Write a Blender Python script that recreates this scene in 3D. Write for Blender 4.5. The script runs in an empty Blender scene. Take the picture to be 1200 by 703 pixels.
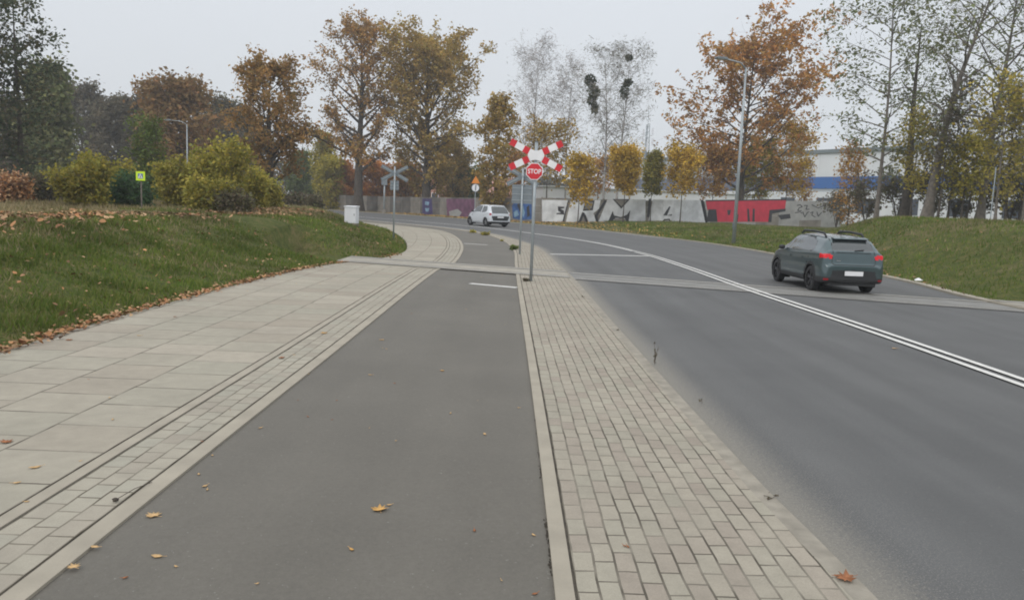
import bpy, bmesh, math, random
import numpy as np
from mathutils import Vector, Matrix
R_ = math.radians
random.seed(7)
S = bpy.context.scene
C = S.collection

# ------------------------------------------------------------------ camera
FOC, CAMH, HOR, ROLL = 930.0, 1.8, 239.0, 2.2
_p = R_(90) - math.atan((351.5 - HOR) / FOC)
ROT = Matrix.Rotation(_p, 3, 'X') @ Matrix.Rotation(R_(ROLL), 3, 'Z')
cam = bpy.data.objects.new('camera', bpy.data.cameras.new('camera'))
C.objects.link(cam)
cam.matrix_world = Matrix.Translation((0, 0, CAMH)) @ ROT.to_4x4()
cam.data.sensor_width = 36; cam.data.lens = FOC / 1200 * 36
cam.data.clip_start = .05; cam.data.clip_end = 3000
S.camera = cam

# ------------------------------------------------------------------ world, sun, exposure
w = bpy.data.worlds.new('World'); S.world = w; w.use_nodes = True
nt = w.node_tree; nt.nodes.clear()
def N(t, ty, **k):
    n = t.nodes.new(ty)
    for a, b in k.items(): setattr(n, a, b)
    return n
SUN_EL, SUN_AZ = 38, 205
sky = N(nt, 'ShaderNodeTexSky', sky_type='NISHITA', sun_disc=False, sun_elevation=R_(SUN_EL), sun_rotation=R_(SUN_AZ))
sky.dust_density = 5; sky.air_density = 1.5
hs = N(nt, 'ShaderNodeHueSaturation'); hs.inputs['Saturation'].default_value = .35
bg1 = N(nt, 'ShaderNodeBackground'); bg1.inputs[1].default_value = .05
nt.links.new(sky.outputs[0], hs.inputs['Color']); nt.links.new(hs.outputs[0], bg1.inputs[0])
# the cloud deck: paler towards the zenith, as an overcast sky is
tc = N(nt, 'ShaderNodeTexCoord'); sp = N(nt, 'ShaderNodeSeparateXYZ')
cr = N(nt, 'ShaderNodeValToRGB')
nt.links.new(tc.outputs['Generated'], sp.inputs[0]); nt.links.new(sp.outputs['Z'], cr.inputs[0])
e = cr.color_ramp.elements
e[0].position = 0.0; e[0].color = (.70, .73, .76, 1)
e[1].position = 1.0; e[1].color = (1.35, 1.38, 1.42, 1)
m = e.new(.12); m.color = (.735, .77, .81, 1)
m = e.new(.3); m.color = (.76, .80, .86, 1)
nz = N(nt, 'ShaderNodeTexNoise'); nz.inputs['Scale'].default_value = 1.6; nz.inputs['Detail'].default_value = 3
mr = N(nt, 'ShaderNodeMapRange'); mr.inputs[3].default_value = .97; mr.inputs[4].default_value = 1.03
nt.links.new(tc.outputs['Generated'], nz.inputs[0]); nt.links.new(nz.outputs[0], mr.inputs[0])
bg2 = N(nt, 'ShaderNodeBackground')
nt.links.new(cr.outputs[0], bg2.inputs[0]); nt.links.new(mr.outputs[0], bg2.inputs[1])
mx = N(nt, 'ShaderNodeMixShader'); mx.inputs[0].default_value = .9
ow = N(nt, 'ShaderNodeOutputWorld')
nt.links.new(bg1.outputs[0], mx.inputs[1]); nt.links.new(bg2.outputs[0], mx.inputs[2]); nt.links.new(mx.outputs[0], ow.inputs[0])
sl = bpy.data.lights.new('sun', 'SUN'); sl.energy = .9; sl.angle = R_(25); sl.color = (1, .95, .87)
so = bpy.data.objects.new('sun', sl); C.objects.link(so)
so.rotation_euler = (R_(90 - SUN_EL), 0, R_(180 - SUN_AZ))
S.view_settings.view_transform = 'Standard'; S.view_settings.look = 'None'
S.view_settings.exposure = .13; S.view_settings.gamma = 1
S.cycles.filter_width = 1.9; S.cycles.volume_bounces = 1; S.cycles.max_bounces = 6; S.cycles.transparent_max_bounces = 12

# ------------------------------------------------------------------ pixel rays (for measuring where things stand)
def ray(px, py): return ROT @ Vector(((px - 600) / FOC, -(py - 351.5) / FOC, -1))
def at(px, py, Y):
    d = ray(px, py); t = Y / d.y
    return Vector((d.x * t, Y, CAMH + d.z * t))
def G(px, py, z=0):
    d = ray(px, py); t = (z - CAMH) / d.z
    return Vector((d.x * t, d.y * t, z))

# ------------------------------------------------------------------ helpers
def tag(o, label=None, cat=None, group=None, kind=None):
    if label: o['label'] = label
    if cat: o['category'] = cat
    if group: o['group'] = group
    if kind: o['kind'] = kind
    return o
def empty(name, loc, label, cat, group=None, rz=0):
    o = bpy.data.objects.new(name, None); C.objects.link(o); o.empty_display_size = .2
    o.location = loc; o.rotation_euler = (0, 0, rz)
    return tag(o, label, cat, group)
def link(name, me, mat, parent=None, smooth=False):
    o = bpy.data.objects.new(name, me); C.objects.link(o)
    for m_ in (mat if isinstance(mat, (list, tuple)) else [mat]): me.materials.append(m_)
    if parent is not None: o.parent = parent
    if smooth: me.polygons.foreach_set('use_smooth', [True] * len(me.polygons))
    return o
def mesh(name, V, F, mat, parent=None, smooth=False, uv=None):
    me = bpy.data.meshes.new(name); me.from_pydata([tuple(v) for v in V], [], F); me.update()
    if uv is not None:
        l = me.uv_layers.new(name='UVMap')
        ids = np.empty(len(me.loops), dtype=np.int32); me.loops.foreach_get('vertex_index', ids)
        l.data.foreach_set('uv', np.asarray(uv, dtype=np.float32)[ids].ravel())
    return link(name, me, mat, parent, smooth)
class MB:
    def __init__(s): s.V = []; s.F = []
    def add(s, V, F):
        o = len(s.V); s.V += [tuple(v) for v in V]; s.F += [[i + o for i in f] for f in F]; return s
    def box(s, c, d, rz=0, M=None):
        V = [Vector((x * d[0] / 2, y * d[1] / 2, z * d[2] / 2)) for x in (-1, 1) for y in (-1, 1) for z in (-1, 1)]
        m_ = (M if M is not None else Matrix.Rotation(rz, 3, 'Z'))
        V = [m_ @ v + Vector(c) for v in V]
        return s.add(V, [(0, 1, 3, 2), (4, 6, 7, 5), (0, 4, 5, 1), (2, 3, 7, 6), (0, 2, 6, 4), (1, 5, 7, 3)])
    def tube(s, pts, rad, n=8, cap=True):
        pts = [Vector(p) for p in pts]
        if not isinstance(rad, (list, tuple)): rad = [rad] * len(pts)
        V = []; F = []
        for i, p in enumerate(pts):
            t = (pts[min(i + 1, len(pts) - 1)] - pts[max(i - 1, 0)]).normalized()
            a = t.cross(Vector((0, 0, 1)) if abs(t.z) < .9 else Vector((1, 0, 0))).normalized(); b = t.cross(a)
            for k in range(n):
                q = 2 * math.pi * k / n
                V.append(p + (a * math.cos(q) + b * math.sin(q)) * rad[i])
        for i in range(len(pts) - 1):
            for k in range(n):
                F.append((i * n + k, i * n + (k + 1) % n, (i + 1) * n + (k + 1) % n, (i + 1) * n + k))
        if cap: F += [tuple(range(n - 1, -1, -1)), tuple((len(pts) - 1) * n + k for k in range(n))]
        return s.add(V, F)
    def prism(s, poly, a, b, f):      # poly of (u,v), extruded between a and b, f(u,v,w)->point
        n = len(poly)
        V = [f(u, v, a) for u, v in poly] + [f(u, v, b) for u, v in poly]
        return s.add(V, [tuple(range(n)), tuple(range(2 * n - 1, n - 1, -1))] + [(i, i + n, (i + 1) % n + n, (i + 1) % n) for i in range(n)])
    def build(s, name, mat, parent=None, smooth=False):
        o = mesh(name, s.V, s.F, mat, parent, smooth)
        bm = bmesh.new(); bm.from_mesh(o.data); bmesh.ops.recalc_face_normals(bm, faces=bm.faces); bm.to_mesh(o.data); bm.free()
        return o
def bevel(o, wd=.01, seg=2):
    b = o.modifiers.new('b', 'BEVEL'); b.width = wd; b.segments = seg; b.limit_method = 'ANGLE'; return o

# ------------------------------------------------------------------ materials
def newmat(name):
    m_ = bpy.data.materials.new(name); m_.use_nodes = True
    t = m_.node_tree; return m_, t, t.nodes['Principled BSDF']
def flat(name, col, rough=.6, metal=0, noise=.12, scale=6, emit=None, bump=0, coat=0, spec=.5):
    m_, t, b = newmat(name)
    b.inputs['Roughness'].default_value = rough; b.inputs['Metallic'].default_value = metal
    b.inputs['Specular IOR Level'].default_value = spec
    if coat: b.inputs['Coat Weight'].default_value = coat; b.inputs['Coat Roughness'].default_value = .05
    g = N(t, 'ShaderNodeNewGeometry'); n = N(t, 'ShaderNodeTexNoise'); n.inputs['Scale'].default_value = scale; n.inputs['Detail'].default_value = 5
    tc_ = N(t, 'ShaderNodeTexCoord'); t.links.new(tc_.outputs['Object'], n.inputs[0])
    r = N(t, 'ShaderNodeMapRange'); r.inputs[1].default_value = .3; r.inputs[2].default_value = .7
    r.inputs[3].default_value = 1 - noise; r.inputs[4].default_value = 1 + noise
    t.links.new(n.outputs[0], r.inputs[0])
    x = N(t, 'ShaderNodeMix', data_type='RGBA', blend_type='MULTIPLY'); x.inputs[0].default_value = 1
    x.inputs[6].default_value = (*col, 1); t.links.new(r.outputs[0], x.inputs[7]); t.links.new(x.outputs[2], b.inputs['Base Color'])
    if emit: b.inputs['Emission Color'].default_value = (*emit[0], 1); b.inputs['Emission Strength'].default_value = emit[1]
    if bump:
        bp = N(t, 'ShaderNodeBump'); bp.inputs['Strength'].default_value = bump; bp.inputs['Distance'].default_value = .02
        n2 = N(t, 'ShaderNodeTexNoise'); n2.inputs['Scale'].default_value = scale * 6; t.links.new(tc_.outputs['Object'], n2.inputs[0])
        t.links.new(n2.outputs[0], bp.inputs['Height']); t.links.new(bp.outputs[0], b.inputs['Normal'])
    return m_
def ramp(t, cols, src, inter='LINEAR'):
    r = N(t, 'ShaderNodeValToRGB'); r.color_ramp.interpolation = inter
    els = r.color_ramp.elements
    while len(els) < len(cols): els.new(.5)
    for i, (p, c) in enumerate(cols): els[i].position = p; els[i].color = (*c, 1)
    t.links.new(src, r.inputs[0]); return r
def leafmat(name, cols, trans=.35):
    m_, t, b = newmat(name)
    g = N(t, 'ShaderNodeNewGeometry')
    n_ = len(cols)
    r = ramp(t, [(i / max(n_ - 1, 1), c) for i, c in enumerate(cols)], g.outputs['Random Per Island'])
    b.inputs['Roughness'].default_value = .75; b.inputs['Specular IOR Level'].default_value = .2
    # clump to clump tone differs across a crown
    n = N(t, 'ShaderNodeTexNoise'); n.inputs['Scale'].default_value = .45; n.inputs['Detail'].default_value = 2
    t.links.new(g.outputs['Position'], n.inputs[0])
    mr_ = N(t, 'ShaderNodeMapRange'); mr_.inputs[1].default_value = .35; mr_.inputs[2].default_value = .65; mr_.inputs[3].default_value = .72; mr_.inputs[4].default_value = 1.28
    t.links.new(n.outputs[0], mr_.inputs[0])
    x = N(t, 'ShaderNodeMix', data_type='RGBA', blend_type='MULTIPLY'); x.inputs[0].default_value = 1
    t.links.new(r.outputs[0], x.inputs[6]); t.links.new(mr_.outputs[0], x.inputs[7])
    t.links.new(x.outputs[2], b.inputs['Base Color'])
    if trans:
        tr = N(t, 'ShaderNodeBsdfTranslucent'); ms = N(t, 'ShaderNodeMixShader'); ms.inputs[0].default_value = trans
        t.links.new(x.outputs[2], tr.inputs[0]); t.links.new(b.outputs[0], ms.inputs[1]); t.links.new(tr.outputs[0], ms.inputs[2])
        t.links.new(ms.outputs[0], t.nodes['Material Output'].inputs[0])
    return m_
def mathn(t, op, a, b_=None):
    n = N(t, 'ShaderNodeMath', operation=op)
    for i, v in enumerate((a, b_)):
        if v is None: continue
        if isinstance(v, (int, float)): n.inputs[i].default_value = v
        else: t.links.new(v, n.inputs[i])
    return n.outputs[0]
def mixc(t, fac, a, b_, mode='MIX'):
    x = N(t, 'ShaderNodeMix', data_type='RGBA', blend_type=mode)
    for i, v in ((0, fac), (6, a), (7, b_)):
        if isinstance(v, (int, float)): x.inputs[i].default_value = v
        elif isinstance(v, tuple): x.inputs[i].default_value = (*v, 1)
        else: t.links.new(v, x.inputs[i])
    return x.outputs[2]
def noise(t, vec, scale, detail=4, rough=.5, sx=1, sy=1, sz=1):
    if (sx, sy, sz) != (1, 1, 1):
        mp = N(t, 'ShaderNodeMapping'); mp.inputs['Scale'].default_value = (sx, sy, sz); t.links.new(vec, mp.inputs[0]); vec = mp.outputs[0]
    n = N(t, 'ShaderNodeTexNoise'); n.inputs['Scale'].default_value = scale; n.inputs['Detail'].default_value = detail; n.inputs['Roughness'].default_value = rough
    t.links.new(vec, n.inputs[0]); return n.outputs[0]
def asphalt(name, c, streak=.06, grain=.25, edge=None):
    m_, t, b = newmat(name); tc_ = N(t, 'ShaderNodeTexCoord'); P = tc_.outputs['Object']; U = tc_.outputs['UV']
    fine = noise(t, P, 120, 4, .8); mid = noise(t, P, 35, 4, .6); big = noise(t, P, .55, 5, .6)
    st = noise(t, U, 1.6, 3, .5, 1.3, .05, 1)
    f = ramp(t, [(.28, (1 - grain,) * 3), (.5, (1,) * 3), (.72, (1 + grain * .9, 1 + grain * .85, 1 + grain * .8))], fine)
    col = mixc(t, 1., c, f.outputs[0], 'MULTIPLY')
    for s_, amp in ((big, .10), (st, streak), (mid, .07)):
        r = N(t, 'ShaderNodeMapRange'); r.inputs[1].default_value = .3; r.inputs[2].default_value = .7; r.inputs[3].default_value = 1 - amp; r.inputs[4].default_value = 1 + amp
        t.links.new(s_, r.inputs[0]); col = mixc(t, 1., col, r.outputs[0], 'MULTIPLY')
    if edge:   # dusty grit gathered along the near kerb (u = metres from it)
        sx = N(t, 'ShaderNodeSeparateXYZ'); t.links.new(U, sx.inputs[0])
        uu = mathn(t, 'ADD', sx.outputs[0], mathn(t, 'MULTIPLY', mathn(t, 'SUBTRACT', mid, .5), .5))
        r = N(t, 'ShaderNodeMapRange', interpolation_type='SMOOTHSTEP'); r.inputs[1].default_value = 0; r.inputs[2].default_value = .42; r.inputs[3].default_value = .95; r.inputs[4].default_value = 0
        t.links.new(uu, r.inputs[0]); col = mixc(t, r.outputs[0], col, edge)
        r2 = N(t, 'ShaderNodeMapRange', interpolation_type='SMOOTHSTEP'); r2.inputs[1].default_value = .1; r2.inputs[2].default_value = 1.3; r2.inputs[3].default_value = 1; r2.inputs[4].default_value = 0
        t.links.new(sx.outputs[0], r2.inputs[0])
        g_ = noise(t, P, 90, 2, .8); gr = N(t, 'ShaderNodeMapRange'); gr.inputs[1].default_value = .56; gr.inputs[2].default_value = .66; t.links.new(g_, gr.inputs[0])
        col = mixc(t, mathn(t, 'MULTIPLY', mathn(t, 'MULTIPLY', gr.outputs[0], r2.outputs[0]), .6), col, (.36, .34, .3))
    # small pale chips
    v = noise(t, P, 55, 1, .5, 1, 1, 1); vr = N(t, 'ShaderNodeMapRange'); vr.inputs[1].default_value = .74; vr.inputs[2].default_value = .78; t.links.new(v, vr.inputs[0])
    col = mixc(t, mathn(t, 'MULTIPLY', vr.outputs[0], .5), col, (.35, .34, .31))
    t.links.new(col, b.inputs['Base Color']); b.inputs['Roughness'].default_value = .72; b.inputs['Specular IOR Level'].default_value = .35
    bp = N(t, 'ShaderNodeBump'); bp.inputs['Strength'].default_value = .35; bp.inputs['Distance'].default_value = .006
    t.links.new(fine, bp.inputs['Height']); t.links.new(bp.outputs[0], b.inputs['Normal'])
    return m_
def pavers(name, cols, bw, bh, mortar, mcol=(.1, .095, .08), squash=0, speck=.1, off=.5, rowdark=0):
    """UV in metres: u across the strip, v along it. bricks run along v."""
    m_, t, b = newmat(name); tc_ = N(t, 'ShaderNodeTexCoord'); U = tc_.outputs['UV']; P = tc_.outputs['Object']
    mp = N(t, 'ShaderNodeMapping'); mp.inputs['Rotation'].default_value = (0, 0, R_(90)); 
    sx = N(t, 'ShaderNodeSeparateXYZ'); t.links.new(U, sx.inputs[0])
    wob = mathn(t, 'MULTIPLY', mathn(t, 'SUBTRACT', noise(t, U, 2.5, 2), .5), .022)
    wob2 = mathn(t, 'MULTIPLY', mathn(t, 'SUBTRACT', noise(t, P, 9, 2), .5), .012)
    cb = N(t, 'ShaderNodeCombineXYZ'); t.links.new(mathn(t, 'ADD', sx.outputs[1], wob2), cb.inputs[0]); t.links.new(mathn(t, 'ADD', sx.outputs[0], wob), cb.inputs[1])
    br = N(t, 'ShaderNodeTexBrick'); br.offset = off; br.inputs['Scale'].default_value = 1
    br.inputs['Brick Width'].default_value = bw; br.inputs['Row Height'].default_value = bh
    br.inputs['Mortar Size'].default_value = mortar; br.inputs['Mortar Smooth'].default_value = .25; br.inputs['Bias'].default_value = 0
    br.inputs['Color1'].default_value = (0, 0, 0, 1); br.inputs['Color2'].default_value = (1, 1, 1, 1); br.inputs['Mortar'].default_value = (.5, .5, .5, 1)
    t.links.new(cb.outputs[0], br.inputs[0])
    n_ = len(cols); r = ramp(t, [(i / (n_ - 1), c) for i, c in enumerate(cols)], br.outputs[0])
    col = r.outputs[0]
    f = noise(t, P, 120, 4, .7); big = noise(t, P, .8, 4); md = noise(t, P, 7, 5, .65)
    for s_, amp in ((f, speck), (big, .09), (md, .08)):
        q = N(t, 'ShaderNodeMapRange'); q.inputs[1].default_value = .3; q.inputs[2].default_value = .7; q.inputs[3].default_value = 1 - amp; q.inputs[4].default_value = 1 + amp
        t.links.new(s_, q.inputs[0]); col = mixc(t, 1., col, q.outputs[0], 'MULTIPLY')
    # joint depth of tone varies where sand is missing
    jv = N(t, 'ShaderNodeMapRange'); jv.inputs[1].default_value = .35; jv.inputs[2].default_value = .62; jv.inputs[3].default_value = .35; jv.inputs[4].default_value = 1
    t.links.new(noise(t, P, 3.2, 3), jv.inputs[0])
    col = mixc(t, mathn(t, 'MULTIPLY', br.outputs['Fac'], jv.outputs[0]), col, mcol)
    st = noise(t, P, 2.3, 6, .75); sr = N(t, 'ShaderNodeMapRange'); sr.inputs[1].default_value = .66; sr.inputs[2].default_value = .8; sr.inputs[4].default_value = .35; t.links.new(st, sr.inputs[0])
    col = mixc(t, sr.outputs[0], col, (.2, .17, .13))
    t.links.new(col, b.inputs['Base Color']); b.inputs['Roughness'].default_value = .85; b.inputs['Specular IOR Level'].default_value = .25
    h = mathn(t, 'ADD', mathn(t, 'MULTIPLY', br.outputs['Fac'], -1), mathn(t, 'MULTIPLY', f, .12))
    bp = N(t, 'ShaderNodeBump'); bp.inputs['Strength'].default_value = .5; bp.inputs['Distance'].default_value = .006
    t.links.new(h, bp.inputs['Height']); t.links.new(bp.outputs[0], b.inputs['Normal'])
    return m_

M = {}
M['road'] = asphalt('road_asphalt', (0.102, 0.103, 0.102), .12, .22, edge=(0.208, 0.194, 0.166))
M['cycle'] = asphalt('cycle_asphalt', (0.135, 0.125, 0.106), .05, .16)
M['slab'] = pavers('sidewalk_slabs', [(0.311, 0.275, 0.222), (0.343, 0.311, 0.252), (0.324, 0.302, 0.244), (0.362, 0.325, 0.265)], .61, .672, .010, (0.093, 0.079, 0.061), speck=.07)
M['sett'] = pavers('sidewalk_setts', [(0.316, 0.284, 0.233), (0.354, 0.325, 0.264), (0.330, 0.311, 0.255)], .21, .137, .007, (0.110, 0.095, 0.070))
M['median'] = pavers('median_pavers', [(0.298, 0.260, 0.214), (0.325, 0.289, 0.236), (0.321, 0.298, 0.240), (0.349, 0.313, 0.254)], .215, .106, .007, (0.091, 0.079, 0.061), speck=.12)
M['kerb'] = flat('kerb_concrete', (0.333, 0.299, 0.239), .85, noise=.12, scale=3, bump=.3)
M['groove'] = flat('joint_dark', (.075, .065, .05), .95, noise=.4, scale=12)
M['rail_conc'] = flat('crossing_concrete', (0.315, 0.291, 0.244), .85, noise=.16, scale=2.2, bump=.2)
M['rail'] = flat('worn_steel', (.62, .60, .56), .38, .55, noise=.1)
M['paint'] = flat('white_road_paint', (0.639, 0.629, 0.600), .7, noise=.14, scale=14)
M['galv'] = flat('galvanised_steel', (.36, .40, .42), .5, .35, noise=.1, scale=9)
M['backgrey'] = flat('sign_back_grey', (0.203, 0.234, 0.257), .55, .3, noise=.08)
M['red'] = flat('sign_red', (.60, .022, .035), .45, noise=.06)
M['white'] = flat('sign_white', (.82, .82, .84), .5, noise=.05)
M['cabinet'] = flat('cabinet_white', (.74, .75, .79), .5, noise=.04, scale=2)
M['bark'] = flat('dark_bark', (.075, .062, .05), .95, noise=.35, scale=5, bump=.6)
M['bark2'] = flat('grey_bark', (.16, .14, .12), .95, noise=.35, scale=5, bump=.6)
M['birch'] = flat('birch_bark', (.36, .34, .33), .85, noise=.4, scale=3, bump=.3)
L = {}
L['brown'] = leafmat('brown_leaves', [(0.211, 0.121, 0.044), (0.379, 0.213, 0.071), (0.295, 0.202, 0.063), (0.547, 0.282, 0.079), (0.231, 0.172, 0.055)])
L['olive'] = leafmat('olive_brown_leaves', [(0.226, 0.162, 0.048), (0.384, 0.270, 0.073), (0.496, 0.323, 0.089), (0.295, 0.247, 0.065), (0.451, 0.259, 0.082)])
L['rust'] = leafmat('rust_leaves', [(0.328, 0.193, 0.075), (0.437, 0.250, 0.095), (0.300, 0.213, 0.080), (0.218, 0.157, 0.060), (0.491, 0.271, 0.090)])
L['goldgr'] = leafmat('golden_green_leaves', [(.36, .31, .06), (.44, .35, .07), (.26, .25, .06), (.50, .36, .08)])
L['goldor'] = leafmat('golden_orange_leaves', [(.48, .27, .06), (.42, .21, .06), (.34, .19, .06), (.55, .35, .07)])
L['tawny'] = leafmat('tawny_leaves', [(0.240, 0.161, 0.070), (0.324, 0.196, 0.080), (0.204, 0.149, 0.060), (0.360, 0.184, 0.080)])
L['bushy'] = leafmat('olive_yellow_leaves', [(0.238, 0.229, 0.052), (0.372, 0.321, 0.063), (0.179, 0.200, 0.048), (0.475, 0.371, 0.073), (0.268, 0.257, 0.052)])
L['mist'] = leafmat('drab_leaves', [(.12, .105, .07), (.16, .13, .085), (.12, .12, .075)])
L['orange'] = leafmat('orange_leaves', [(0.503, 0.198, 0.046), (0.608, 0.277, 0.057), (0.370, 0.159, 0.057), (0.476, 0.265, 0.057)])
L['oakor'] = leafmat('orange_oak_leaves', [(0.497, 0.215, 0.063), (0.615, 0.298, 0.076), (0.381, 0.215, 0.063), (0.293, 0.166, 0.063), (0.527, 0.331, 0.088)])
L['yellow'] = leafmat('yellow_leaves', [(0.550, 0.341, 0.040), (0.682, 0.462, 0.060), (0.418, 0.264, 0.050), (0.506, 0.374, 0.060)])
L['yelgreen'] = leafmat('yellow_green_leaves', [(0.287, 0.261, 0.044), (0.489, 0.398, 0.056), (0.216, 0.220, 0.044), (0.575, 0.454, 0.062), (0.172, 0.193, 0.044)])
L['green'] = leafmat('green_leaves', [(0.078, 0.124, 0.039), (0.130, 0.182, 0.052), (0.195, 0.234, 0.058), (0.104, 0.130, 0.046)])
L['blugreen'] = leafmat('cool_green_leaves', [(0.048, 0.102, 0.054), (0.078, 0.144, 0.066), (0.096, 0.156, 0.060)])
L['dark'] = leafmat('dark_evergreen_leaves', [(0.045, 0.063, 0.039), (0.075, 0.098, 0.053), (0.112, 0.128, 0.068), (0.150, 0.120, 0.060)])
L['sparse'] = leafmat('grey_green_leaves', [(0.135, 0.173, 0.075), (0.210, 0.240, 0.105), (0.150, 0.150, 0.090), (0.270, 0.270, 0.105)])
L['twig'] = leafmat('bare_twigs', [(0.240, 0.200, 0.184), (0.352, 0.304, 0.280), (0.176, 0.144, 0.136)], 0)
L['thick'] = leafmat('thicket_leaves', [(0.105, 0.083, 0.060), (0.165, 0.128, 0.083), (0.150, 0.150, 0.068), (0.075, 0.068, 0.053)])
L['litter'] = leafmat('fallen_leaf_litter', [(.30, .13, .055), (.42, .22, .10), (.22, .10, .05), (.48, .32, .18), (.34, .19, .10), (.16, .08, .045)], 0)
L['leafp'] = flat('fallen_leaf_tan', (.55, .36, .17), .8, noise=.25, scale=30)
L['leafo'] = flat('fallen_leaf_ochre', (.58, .33, .10), .8, noise=.25, scale=30)
L['leafr'] = flat('fallen_leaf_russet', (.30, .12, .05), .85, noise=.3, scale=30)
L['grass'] = leafmat('grass_blades', [(0.068, 0.114, 0.018), (0.099, 0.159, 0.023), (0.136, 0.189, 0.032), (0.198, 0.198, 0.053), (0.090, 0.135, 0.023)], .25)
L['dry'] = leafmat('dry_grass_blades', [(.26, .20, .11), (.32, .26, .15), (.20, .17, .08), (.16, .15, .06)], .2)

# ------------------------------------------------------------------ plan of the place (metres; the camera stands at 0,0 looking along +Y)
ROAD_NEAR = [(1.80, -25), (1.77, 3.6), (1.70, 5), (1.60, 11.7), (1.52, 19.7), (1.37, 24.4), (1.22, 29.8), (1.0, 33.8), (.57, 37), (-.1, 41.2), (-1.13, 45.9), (-2.5, 49.6), (-6.2, 56.6), (-11.7, 63.9), (-17, 70.5), (-27, 83), (-47, 108), (-85, 150)]
CENTRE = [(5.85, -25), (5.83, 8.8), (5.78, 12.9), (5.6, 18.4), (5.5, 25.8), (5.2, 31.9), (4.1, 40), (1.55, 48.6), (-2.3, 57.7), (-8, 66.8), (-16.2, 78), (-27, 92), (-48, 120), (-85, 165)]
ROAD_FAR = [(10.95, -25), (10.9, 12), (10.72, 17), (10.8, 19.4), (11.25, 22.4), (11.4, 26), (11.5, 36.6), (10.8, 45.2), (8.9, 53), (6.6, 61), (3.2, 70.5), (-2, 79.5), (-9.4, 90), (-19, 101.5), (-41, 127), (-85, 176)]
CYC_R = [(.27, -25), (.25, 3.4), (.22, 7.9), (.11, 17.1), (.05, 22.8), (-.04, 31.2), (-.62, 38.8), (-1.74, 45.3), (-2.95, 49), (-6.55, 56.3), (-12.05, 63.6), (-17.3, 70.2), (-27.3, 82.6)]
CYC_L = [(-2.07, -25), (-2.05, 4), (-2.03, 8), (-1.95, 20.6), (-1.72, 22.3), (-1.82, 28), (-2.12, 33), (-2.75, 39), (-3.7, 45), (-4.9, 49.5), (-8.2, 55.2), (-13.5, 62.3), (-18.9, 68.9), (-28.9, 81.2)]
WALK_L = [(-5.45, -25), (-5.45, 8.3), (-5.5, 11.4), (-5.35, 16.3), (-4.9, 20.9), (-4.2, 22.8), (-3.75, 26.4), (-4.1, 30.5), (-5.0, 36), (-6.5, 43), (-8.2, 49), (-11.3, 54), (-16.2, 60), (-21.3, 66.5), (-31.2, 79)]

def resample(pl, step=.5):
    P = np.array(pl, float); k = len(P); ext = np.vstack([2 * P[0] - P[1], P, 2 * P[-1] - P[-2]])
    out = []
    for i in range(k - 1):
        p0, p1, p2, p3 = ext[i], ext[i + 1], ext[i + 2], ext[i + 3]
        d = np.linalg.norm(p2 - p1); n = max(1, int(d / step))
        # centripetal-like tangents scaled by segment lengths
        m1 = (p2 - p0) / (np.linalg.norm(p2 - p1) + np.linalg.norm(p1 - p0)) * d
        m2 = (p3 - p1) / (np.linalg.norm(p3 - p2) + np.linalg.norm(p2 - p1)) * d
        for j in range(n):
            t = j / n
            out.append((2*t**3-3*t**2+1)*p1 + (t**3-2*t**2+t)*m1 + (-2*t**3+3*t**2)*p2 + (t**3-t**2)*m2)
    out.append(P[-1]); return np.array(out)
RN, CE, RF, CR_, CL, WL = [resample(p) for p in (ROAD_NEAR, CENTRE, ROAD_FAR, CYC_R, CYC_L, WALK_L)]
def arc(P): return np.concatenate([[0], np.cumsum(np.linalg.norm(np.diff(P, axis=0), axis=1))])
def offset(P, d):     # + = to the right of travel
    T = np.gradient(P, axis=0); T /= np.linalg.norm(T, axis=1)[:, None]
    return P + np.stack([T[:, 1], -T[:, 0]], 1) * d
def nearest_on(P, Q):
    out = []
    for q in Q:
        d = P[:-1]; e_ = P[1:] - P[:-1]; t = np.clip(((q - d) * e_).sum(1) / (e_ * e_).sum(1), 0, 1)
        c = d + e_ * t[:, None]; i = np.argmin(((c - q) ** 2).sum(1)); out.append(c[i])
    return np.array(out)
def ribbon(name, A, B, z, mat, parent=None, cols=1, label=None, skirt=0, zf=None, uvu=None):
    """A surface between polyline A (kept) and B; the rows are matched by nearest point. u = metres from A, v = metres along A."""
    A = np.asarray(A); Bn = nearest_on(np.asarray(B), A) if len(A) != len(B) or True else B
    s = arc(A); V = []; UV = []; F = []
    nc = cols + 1
    for i in range(len(A)):
        wd = np.linalg.norm(Bn[i] - A[i])
        for c in range(nc):
            f = c / cols; p = A[i] * (1 - f) + Bn[i] * f
            V.append((p[0], p[1], z)); UV.append((wd * f, s[i]))
    for i in range(len(A) - 1):
        for c in range(cols):
            a = i * nc + c; F.append((a, a + 1, a + nc + 1, a + nc))
    if skirt:
        for side in (0, cols):
            o = len(V)
            for i in range(len(A)):
                v = V[i * nc + side]; V.append((v[0], v[1], z - skirt)); UV.append((UV[i * nc + side][0] + .02, s[i]))
            for i in range(len(A) - 1):
                F.append((i * nc + side, (i + 1) * nc + side, o + i + 1, o + i))
    o = mesh(name, V, F, mat, parent, uv=UV); o['kind'] = 'structure'
    return o

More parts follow.
